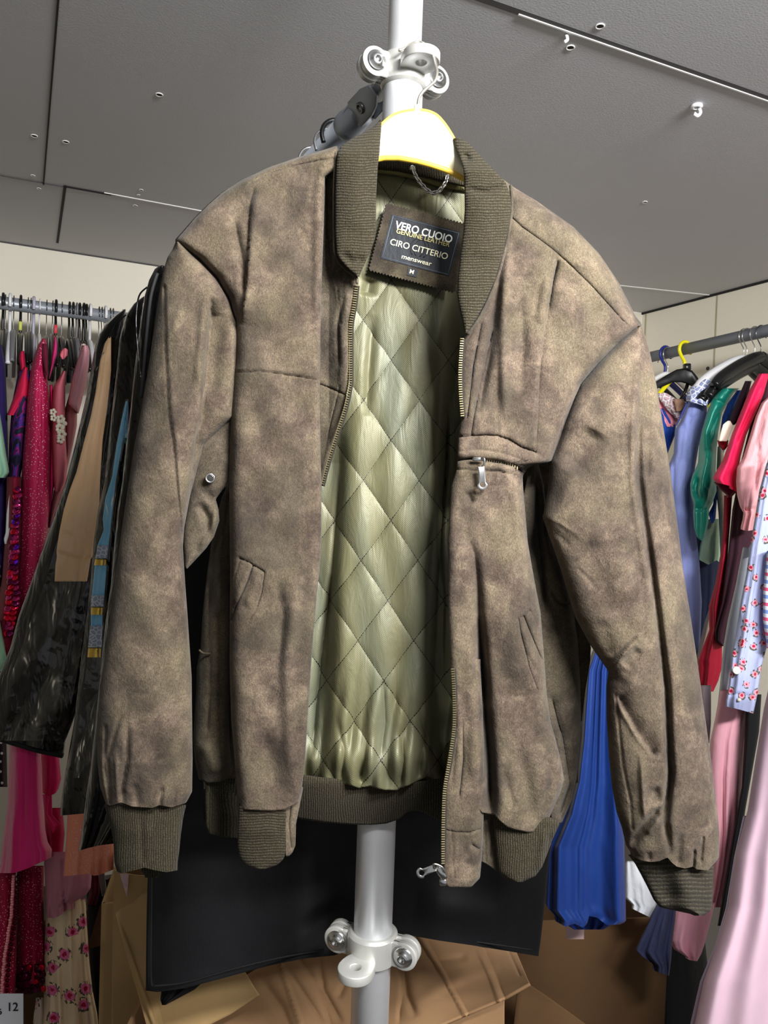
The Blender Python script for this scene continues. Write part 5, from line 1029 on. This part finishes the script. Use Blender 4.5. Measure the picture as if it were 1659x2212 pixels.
gar('blue_satin_blouse', 'medium blue satin blouse tucked behind the emerald one', 'blouse', CL('mid_blue_satin', c3(44, 84, 178), .4, .5), [(1592, 842), (1572, 870), (1560, 900), (1552, 960), (1546, 1040), (1540, 1090), (1530, 1110), (1536, 1128)], [(1604, 842), (1594, 880), (1578, 930), (1560, 990), (1552, 1040), (1548, 1090), (1546, 1120), (1542, 1130)], 843, 1130, 2.36, .04)
gar('plum_sheer_top', 'dark plum sheer top with tiny print beside the crimson sleeve', 'top', CL('plum_sheer', c3(60, 34, 52), .7), [(1610, 822), (1594, 860), (1578, 895), (1575, 905)], [(1624, 822), (1612, 870), (1596, 910), (1584, 920)], 823, 918, 2.22, .03)
gar('ivory_blouse', 'large ivory cuff poking out in front of the crimson sleeve', 'blouse', CL('ivory_cloth', c3(226, 216, 198), .8), [(1573, 908), (1562, 916), (1556, 935), (1551, 952)], [(1577, 908), (1584, 920), (1576, 940), (1570, 954)], 909, 953, 2.12, .008, cap='both')
gar('ivory_dress', 'long ivory dress strip hanging left of the crimson gown', 'dress', CL('ivory_cloth2', c3(214, 204, 190), .8), [(1550, 965), (1546, 1050), (1552, 1110), (1556, 1200), (1546, 1270), (1520, 1350), (1502, 1430), (1506, 1500)], [(1562, 965), (1570, 1100), (1568, 1200), (1556, 1260), (1544, 1310), (1532, 1380), (1512, 1440), (1510, 1500)], 965, 1500, 2.34, .03)
rg = gar('crimson_blouse', 'crimson pink gown with short folded-back sleeve, bright against plum', 'gown', CL('crimson_cloth', c3(226, 26, 84), .65, .3), [(1640, 806), (1620, 840), (1600, 890), (1580, 940), (1560, 1000), (1546, 1025), (1539, 1040), (1548, 1050), (1575, 1055)],
   [(1662, 806), (1650, 850), (1634, 890), (1612, 940), (1600, 985), (1592, 1030), (1592, 1062), (1590, 1063)], 807, 1062, 2.10, .05, bot=[(1539, 1040), (1555, 1044), (1570, 1052), (1592, 1063)], folds=[(G, [(1650, 820), (1620, 890), (1585, 960)], 4, .018), (G, [(1590, 870), (1570, 960)], 8, -.005)])
tubecloth('inner_sleeve', CL('dark_crimson', c3(90, 14, 40), .7), [(1541, 1040), (1552, 1054), (1570, 1070)], [(1592, 1040), (1592, 1062), (1580, 1074)], 1041, 1075, 2.13, .03, rg)
tubecloth('skirt', CL('deep_red', c3(170, 20, 48), .7), [(1564, 1070), (1562, 1150), (1556, 1200), (1545, 1260), (1531, 1310), (1532, 1360), (1508, 1425), (1510, 1480), (1530, 1492)], [(1582, 1070), (1572, 1200), (1560, 1290), (1560, 1380), (1560, 1440), (1552, 1470), (1540, 1496)], 1070, 1494, 2.20, .04, rg, pleat=(2, .004, .01, 0))
gar('crimson_shadow_top', 'small deep red puff cuff under the ivory card', 'top', CL('deep_red', c3(170, 20, 48), .7), [(1549, 950), (1552, 962), (1560, 970)], [(1574, 948), (1572, 964), (1566, 972)], 951, 972, 2.18, .02)  # one even deep red, same cloth as the gown skirt
gar('plum_gown', 'dark plum long gown between the crimson and pink sleeves', 'gown', CL('plum_cloth', c3(58, 28, 42), .8), [(1650, 806), (1625, 900), (1600, 1000), (1590, 1060), (1582, 1100), (1572, 1200), (1558, 1300), (1544, 1360), (1545, 1385), (1560, 1396)], [(1700, 806), (1690, 900), (1660, 1000), (1640, 1100), (1630, 1200), (1600, 1300), (1568, 1385), (1565, 1398)], 807, 1396, 2.16, .05)
pk = CL('blush_cotton', c3(240, 176, 182), .75, .5, 40)
pb = gar('pink_blouse', 'blush pink blouse with balloon sleeve gathered at the elbow', 'blouse', pk, [(1668, 850), (1645, 870), (1632, 900), (1620, 940), (1604, 990), (1592, 1010), (1590, 1040), (1592, 1070), (1598, 1095), (1606, 1110), (1604, 1125), (1600, 1140)],
   [(1720, 850), (1720, 940), (1700, 1000), (1670, 1050), (1650, 1080), (1638, 1100), (1630, 1125), (1627, 1145)], 851, 1146, 2.02, .06, pleat=(3, .006, .012, .7), folds=[(G, [(1596, 1097), (1615, 1104), (1636, 1098)], 3.5, .016), (G, [(1640, 960), (1630, 1080)], 5, .014), (G, [(1660, 900), (1640, 1000)], 6, -.01)], bot=[(1599, 1143), (1612, 1147), (1627, 1145)])
gar('mint_lace_slip', 'mint green floral slip hem with white lace edge, low behind the plum gown', 'slip', CL('mint_floral', c3(172, 204, 180), .8), [(1532, 1120), (1520, 1150), (1512, 1180), (1508, 1210)], [(1556, 1120), (1556, 1160), (1556, 1200), (1552, 1222)], 1121, 1216, 2.42, .03, bot=[(1508, 1208), (1530, 1220), (1548, 1210), (1556, 1216)])
gar('navy_dress', 'dark navy dress seen below the emerald blouse', 'dress', CL('dark_navy', c3(26, 32, 56), .8), [(1498, 1120), (1508, 1300), (1510, 1500), (1520, 1700)], [(1560, 1120), (1552, 1260), (1530, 1400), (1530, 1700)], 1122, 1700, 2.56, .04)
# floral cotton sleeve and striped blouse at the right edge
fb = gar('floral_shirt', 'lavender cotton shirt sleeve with tiny roses and a buttoned cuff', 'shirt', CL('lavender_floral', c3(168, 176, 214), .75, pattern='floral_small', col2=c3(232, 150, 165)), [(1656, 1000), (1640, 1060), (1632, 1110), (1620, 1180), (1612, 1240), (1600, 1300), (1588, 1380), (1580, 1420), (1575, 1480), (1568, 1525)],
   [(1700, 1000), (1690, 1150), (1670, 1300), (1656, 1400), (1645, 1440), (1638, 1490), (1627, 1540)], 1000, 1538, 1.76, .04, pleat=(3, .004, .008, .3), bot=[(1568, 1526), (1595, 1532), (1627, 1541)],
   folds=[(G, [(1580, 1500), (1600, 1500), (1632, 1508)], 3, .006), (G, [(1600, 1320), (1586, 1420)], 5, .01)])
MB().add(*lathe_g(W(1591, 1448, 1.712), -fw, [(-.003, .0085), (.0, .009), (.0025, .0082), (.003, .006), (.0018, .0045), (.0018, .0002)], 24)).build('button', simple('shell_button', c3(226, 220, 206), .35), fb)
MB().add(*lathe_g(W(1597, 1512, 1.715), -fw, [(-.003, .004), (.0, .0045), (.0025, .003), (.003, .0002)], 16)).build('button', simple('shell_button', c3(226, 220, 206), .35), fb)
gar('plaid_shirt', 'blue and white checked shirt placket at the right frame edge', 'shirt', CL('blue_check', c3(90, 116, 170), .75, pattern='plaid', col2=c3(210, 220, 235)), [(1660, 985), (1650, 1040), (1640, 1090), (1632, 1140), (1618, 1185)], [(1676, 985), (1668, 1040), (1656, 1100), (1640, 1160), (1628, 1200)], 986, 1200, 1.86, .02)
gar('striped_shirt', 'pastel striped shirt front cut by the right frame edge', 'shirt', CL('pastel_stripe', c3(214, 222, 238), .75, pattern='stripes'), [(1657, 1190), (1648, 1280), (1648, 1340), (1656, 1390)], [(1720, 1190), (1720, 1390)], 1190, 1400, 1.70, .03)
gar('grey_blouse', 'pale grey-blue blouse body hanging behind the floral sleeve', 'blouse', CL('pale_grey_blue', c3(196, 204, 214), .8), [(1605, 1180), (1590, 1260), (1572, 1340), (1562, 1400), (1555, 1480), (1548, 1540), (1545, 1600)], [(1630, 1180), (1620, 1300), (1600, 1400), (1580, 1480), (1560, 1600)], 1182, 1600, 1.95, .04)
gar('pink_gown', 'long pale pink satin gown falling beside the jacket cuff', 'gown', CL('pink_satin', c3(236, 172, 186), .45, .5, 18), [(1556, 1490), (1545, 1550), (1534, 1600), (1528, 1680), (1532, 1760), (1538, 1850), (1536, 1920), (1530, 1960)], [(1640, 1490), (1620, 1560), (1612, 1600), (1606, 1700), (1598, 1800), (1580, 1880), (1560, 1950)], 1490, 1960, 1.90, .05, pleat=(3, .01, .02, .9))
gar('black_trousers', 'narrow black garment strip between the two pink gowns', 'trousers', CL('black_cloth', c3(14, 14, 17), .9), [(1612, 1500), (1608, 1600), (1602, 1700), (1575, 1850), (1550, 2000)], [(1645, 1500), (1640, 1580), (1626, 1660), (1610, 1750), (1590, 1900), (1570, 2000)], 1500, 2000, 1.84, .03)
lpg = gar('long_pink_gown', 'big blush and lilac ballgown filling the lower right corner', 'gown', CL('blush_lilac', c3(214, 182, 198), .85, .3, 10), [(1680, 1400), (1650, 1530), (1632, 1640), (1615, 1750), (1588, 1850), (1572, 1960), (1548, 2040), (1520, 2120), (1490, 2260)], [(1760, 1400), (1780, 2260)], 1400, 2260, 1.38, .09, pleat=(2, .004, .011, 1.5), step=6)
tubecloth('sheer_layer', CL('lilac_sheer', c3(204, 190, 220), .6, .4, 14), [(1606, 1760), (1586, 1850), (1568, 1960), (1545, 2040), (1512, 2120), (1480, 2260)], [(1640, 1760), (1620, 1900), (1600, 2050), (1570, 2260)], 1762, 2260, 1.46, .03, lpg, pleat=(2, .004, .01, 0))
gar('pink_hem', 'rounded pale pink skirt hem under the jacket cuff', 'skirt', CL('pink_satin2', c3(226, 164, 182), .5, .5, 18), [(1460, 1950), (1454, 1990), (1448, 2035), (1455, 2055), (1480, 2072)], [(1545, 1950), (1535, 1990), (1525, 2030), (1515, 2060), (1505, 2078)], 1950, 2076, 1.66, .04, bot=[(1448, 2040), (1462, 2060), (1490, 2074), (1515, 2078)])
gar('navy_ruffle', 'slate navy ruffled sleeve end below the jacket cuff', 'top', CL('slate_navy', c3(40, 44, 72), .7), [(1425, 1945), (1408, 1975), (1396, 2000), (1383, 2030), (1372, 2058), (1385, 2072), (1410, 2090)], [(1462, 1945), (1458, 1990), (1452, 2040), (1450, 2070), (1445, 2106)], 1946, 2104, 1.60, .03, pleat=(3, .006, .014, .4), bot=[(1372, 2060), (1390, 2078), (1415, 2098), (1445, 2108)])
gar('white_bag', 'white fabric corner showing between blue satin and jacket cuff', 'cloth', CL('white_cloth_b', c3(204, 208, 214), .8), [(1350, 1860), (1350, 1950), (1365, 1968)], [(1400, 1860), (1418, 1930), (1420, 1960), (1405, 1982)], 1860, 1980, 1.62, .03, bot=[(1350, 1955), (1380, 1970), (1405, 1982), (1420, 1960)])
gar('grey_slip', 'pale mauve slip strip right of the jacket sleeve', 'slip', CL('mauve_slip', c3(176, 160, 168), .7), [(1512, 1480), (1518, 1540), (1522, 1600)], [(1536, 1480), (1536, 1560), (1533, 1600)], 1480, 1605, 2.0, .03)
bs = gar('blue_satin_gown', 'royal blue satin gown with deep folds between body and sleeve of the jacket', 'gown', CL('royal_satin', c3(8, 40, 100), .45, .6, 14, spec=.5), [(1262, 760), (1266, 1000), (1290, 1380), (1262, 1450), (1256, 1520), (1250, 1600), (1236, 1690), (1215, 1760), (1190, 1810), (1180, 1830), (1178, 1900), (1176, 1965), (1195, 1985)],
   [(1330, 760), (1332, 1000), (1330, 1380), (1330, 1500), (1330, 1600), (1338, 1700), (1348, 1800), (1351, 1900), (1352, 1990), (1330, 2000)], 762, 1996, 1.30, .045, pleat=(3, .005, .022, .6), bot=[(1176, 1968), (1195, 1972), (1200, 1990), (1222, 2002), (1240, 1995), (1262, 2005), (1268, 1978), (1290, 1982), (1310, 1998), (1352, 1997)])
gar('blue_underskirt', 'darker royal blue under-layer dipping below the satin gown hem', 'skirt', CL('royal_dark', c3(14, 44, 120), .6), [(1222, 1960), (1228, 2000), (1240, 2008)], [(1330, 1960), (1318, 2000), (1300, 2010)], 1960, 2008, 1.36, .03)

# ------------------------------------------------------------------ cardboard boxes
C1 = card_mat('cardboard', c3(158, 124, 90)); C2 = card_mat('cardboard_shaded', c3(90, 66, 42)); C3 = card_mat('cardboard_tan', c3(176, 146, 100))  # second brown is darkened to hold the shade on the low cartons
def cbox(label, c, yaw, sx, sy, h, mat, flaps=True, wt=.006):
    o = empty('cardboard_box', (c[0], c[1], 0), label, 'cardboard box'); ex = np.array([math.cos(yaw), math.sin(yaw), 0]); ey = np.array([-math.sin(yaw), math.cos(yaw), 0]); c = np.array([c[0], c[1], 0.]); mb = MB()
    for s in (-1, 1):
        mb.add(*box_g(c+ex*s*sx/2+ZA*h/2, ex, ey, ZA, wt, sy, h)); mb.add(*box_g(c+ey*s*sy/2+ZA*h/2, ex, ey, ZA, sx, wt, h))
    mb.add(*box_g(c+ZA*.01, ex, ey, ZA, sx, sy, .01)); mb.build('carton', mat, o, smooth=False)
    return o, ex, ey, c
def zfloor(px, py, d): return W(px, py, d)
# crumpled carton right under the pole clamp: body plus big bent flap
pcen = W(830, 2330, 1.36); o1, ex, ey, c1_ = cbox('large crumpled cardboard carton under the suit cover, split by the pole', (PX+.03, PY+.36), -AZ, .50, .40, float(W(830, 2340, 1.10)[2]), C1)
def flap(name, pts_top, pts_bot, dt, db, mat, parent, creases=(), n=180, m=60, th=.004):
    x0 = pts_top[0][0]; x1 = pts_top[-1][0]; u = np.linspace(0, 1, n); xt = np.interp(u, np.linspace(0, 1, len(pts_top)), [p[0] for p in pts_top]); yt = np.interp(u, np.linspace(0, 1, len(pts_top)), [p[1] for p in pts_top])
    xb = np.interp(u, np.linspace(0, 1, len(pts_bot)), [p[0] for p in pts_bot]); yb = np.interp(u, np.linspace(0, 1, len(pts_bot)), [p[1] for p in pts_bot]); v = np.linspace(0, 1, m)[:, None]
    X = xt+(xb-xt)*v; Y = yt+(yb-yt)*v; D = dt+(db-dt)*v+.004*np.sin(X/37.+Y/50.)+relief(X, Y, creases); V = W(X.ravel(), Y.ravel(), D.ravel())
    Fc = [[j*n+i, j*n+i+1, (j+1)*n+i+1, (j+1)*n+i] for j in range(m-1) for i in range(n-1)]; return solid(mesh(name, V, Fc, mat, parent), th, 0)
cre = [(G, [(600, 2070), (650, 2212)], 3, -.006), (G, [(620, 2090), (700, 2212)], 5, .006), (G, [(690, 2070), (700, 2140), (740, 2212)], 6, .008), (G, [(905, 2020), (960, 2110), (1010, 2200)], 3, -.009), (E, [(915, 2020), (970, 2120), (1020, 2212)], 18, .006),
       (G, [(1030, 2050), (1060, 2110), (1090, 2190)], 4, -.006), (G, [(1100, 2060), (1124, 2110)], 3, .005), (G, [(870, 2060), (880, 2150), (900, 2200)], 8, .010), (G, [(760, 2090), (730, 2160)], 7, .006), (E, [(640, 2060), (690, 2140), (720, 2240)], 20, .008), (G, [(560, 2110), (610, 2180), (640, 2260)], 12, .01), (E, [(1040, 2040), (1075, 2120), (1100, 2180)], 16, .006), (G, [(900, 2160), (1000, 2110), (1080, 2090)], 14, -.006), (G, [(930, 2080), (1010, 2070)], 9, .006), (E, [(840, 2040), (870, 2120), (860, 2220)], 14, .008)]
flap('bent_flap', [(500, 2130), (600, 2066), (720, 2040), (830, 2010), (900, 2008), (960, 2030), (1040, 2048), (1115, 2058)], [(400, 2270), (560, 2300), (700, 2300), (800, 2290), (900, 2240), (1000, 2196), (1090, 2158), (1145, 2126)], 1.30, 1.13, C1, o1, cre)
flap('front_panel', [(360, 2240), (560, 2270), (760, 2270), (900, 2226), (1000, 2186), (1090, 2150)], [(330, 2420), (1088, 2420)], 1.16, 1.13, C1, o1, [(G, [(520, 2212), (540, 2400)], 4, .006)])
# tall carton at left with torn flap
o2, ex, ey, c_ = cbox('tall tan cardboard carton with a torn flap, left of the suit cover', (float(W(300, 2100, 1.52)[0])+.06, float(W(300, 2100, 1.52)[1])+.02), -AZ*.6, .22, .24, float(W(290, 1905, 1.50)[2]), C3)
flap('torn_flap', [(250, 1972), (262, 1962), (275, 1952), (290, 1948), (308, 1930), (335, 1925), (420, 1925)], [(330, 2260), (345, 2260), (370, 2260), (400, 2240), (440, 2220), (500, 2190), (560, 2150)], 1.27, 1.16, C3, o2, [(G, [(254, 1985), (300, 2120), (340, 2230)], 4, -.008), (G, [(300, 2010), (380, 2150)], 30, .004)])
flap('side_wall', [(247, 1880), (262, 1885), (290, 1890), (318, 1892)], [(240, 2260), (280, 2260), (330, 2260), (360, 2260)], 1.36, 1.32, C3, o2)
pt = [W(259, 1888, 1.345), W(277, 1890, 1.345), W(274, 1938, 1.345)]; ptc = [q+fw*.002 for q in pt]
mesh('printed_triangle', pt+ptc, [[0, 1, 2], [3, 5, 4], [0, 3, 4, 1], [1, 4, 5, 2], [2, 5, 3, 0]], simple('pink_grey_print', c3(198, 168, 178), .6, var=.3, scale=3000), o2, smooth=False)
# carton behind the floral dress, with a price sheet pinned in front
o3, ex, ey, c_ = cbox('open cardboard carton behind the floral dress', (float(W(160, 2200, 2.2)[0]), float(W(160, 2200, 2.2)[1])), .1, .55, .3, float(W(200, 2030, 2.2)[2]), C2)
flap('raised_flap', [(232, 1900), (244, 1890)], [(190, 2050), (228, 2040)], 1.98, 1.95, C2, o3, n=12)
card = empty('price_sheet', W(20, 2260, 1.68), 'white paper sheet printed with black digits at the bottom left corner', 'sign')
cc = W(20, 2205, 1.68); V, Fc = box_g(cc, rt, up, fw, .062, .12, .0012); MB().add(V, Fc).build('paper', simple('white_paper', c3(216, 220, 228), .6), card, smooth=False)
def text3(body, c, size, mat, parent, name='digits', rot=0):
    cu = bpy.data.curves.new(name, 'FONT'); cu.body = body; cu.size = size; cu.extrude = .0002; cu.align_x = 'CENTER'; cu.align_y = 'CENTER'; cu.offset = .0003
    o = bpy.data.objects.new(name, cu); COL.objects.link(o); dg = bpy.context.evaluated_depsgraph_get(); me = bpy.data.meshes.new_from_object(o.evaluated_get(dg)); bpy.data.objects.remove(o)
    V = np.array([v.co[:] for v in me.vertices]); Fc = [list(p.vertices) for p in me.polygons]; cs, sn = math.cos(rot), math.sin(rot); bpy.data.meshes.remove(me)
    Q = np.asarray(c)+np.outer(V[:, 0]*cs-V[:, 1]*sn, rt)+np.outer(V[:, 0]*sn+V[:, 1]*cs, up)-np.outer(V[:, 2], fw); return mesh(name, Q, Fc, mat, parent, smooth=False)
BLK = simple('black_print', c3(20, 20, 24), .7)
text3('12', W(27, 2176, 1.677), .026, BLK, card, 'digits', 0)
text3('6', W(0, 2186, 1.677), .018, BLK, card, 'digits', 0)
# big brown carton at right
zt = float(W(1250, 1985, 1.75)[2]); qc = W(1250, 2100, 1.75)
o4, ex, ey, c_ = cbox('big cardboard carton, shade darkened into its brown, under the blue satin gown', (float(qc[0])+.06, float(qc[1])+.17), -AZ*1.0+.12, .42, .36, zt, C2)
MB().add(*box_g(c_+ex*(.214)-ey*.16+ZA*zt/2, ex, ey, ZA, .006, .02, zt)).build('corner_fold', C1, o4, smooth=False)
flap('top_flap', [(1120, 2110), (1180, 2150), (1270, 2215)], [(1090, 2420), (1270, 2420)], 1.60, 1.56, C2, o4, n=14)
lb = empty('paper_label', W(1246, 2020, 1.44), 'pinkish card tag with dark marks dangling under the blue satin gown', 'tag')
MB().add(*box_g(W(1242, 2008, 1.44), rt, up, fw, .034, .036, .001)).build('card', simple('pink_card', c3(176, 150, 150), .7), lb, smooth=False)
MB().add(*box_g(W(1246, 2000, 1.439), rt, up, fw, .014, .003, .0008)).build('print', BLK, lb, smooth=False)
gar('black_bin_bag', 'black sack standing in the dark gap at right between carton and gowns', 'sack', CL('black_sack', c3(12, 12, 14), .6), [(1350, 2000), (1352, 2100), (1360, 2260)], [(1520, 2000), (1530, 2100), (1530, 2260)], 2000, 2260, 1.95, .08, pleat=(3, .006, .012, 0))
# ------------------------------------------------------------------ light
def area(name, loc, target, sx, sy, power, col=(1, 1, 1), spread=PI):
    l = bpy.data.lights.new(name, 'AREA'); l.spread = spread; l.shape = 'RECTANGLE'; l.size = sx; l.size_y = sy; l.energy = power; l.color = col
    o = bpy.data.objects.new(name, l); COL.objects.link(o); o.location = Vector([float(v) for v in loc])
    d = Vector([float(v) for v in target])-o.location; o.rotation_euler = d.to_track_quat('-Z', 'Y').to_euler(); return o
def point(name, loc, r, power, col=(1, 1, 1)):
    l = bpy.data.lights.new(name, 'POINT'); l.shadow_soft_size = r; l.energy = power; l.color = col
    o = bpy.data.objects.new(name, l); COL.objects.link(o); o.location = Vector([float(v) for v in loc]); return o
LP = CAM + rt*.50 - fw*.10 + up*.66
area('ceiling_lamp', LP, W(780, 1330, .95), .4, .14, 20, (1, .995, .985), 2.3)
area('wall_fill_light', CAM + rt*1.05 - fw*.35 + up*.58, W(900, 1050, 2.6), .8, .15, 30, (1, .99, .98), 1.9)  # added fill light behind the camera, brightens the back walls
w = bpy.data.worlds.new('world'); S.world = w; w.use_nodes = True
w.node_tree.nodes['Background'].inputs[0].default_value = (.97, .98, 1, 1); w.node_tree.nodes['Background'].inputs[1].default_value = .38
S.view_settings.view_transform = 'Standard'; S.view_settings.look = 'None'; S.view_settings.gamma = 1; S.view_settings.exposure = 0.0
S.view_settings.use_curve_mapping = False
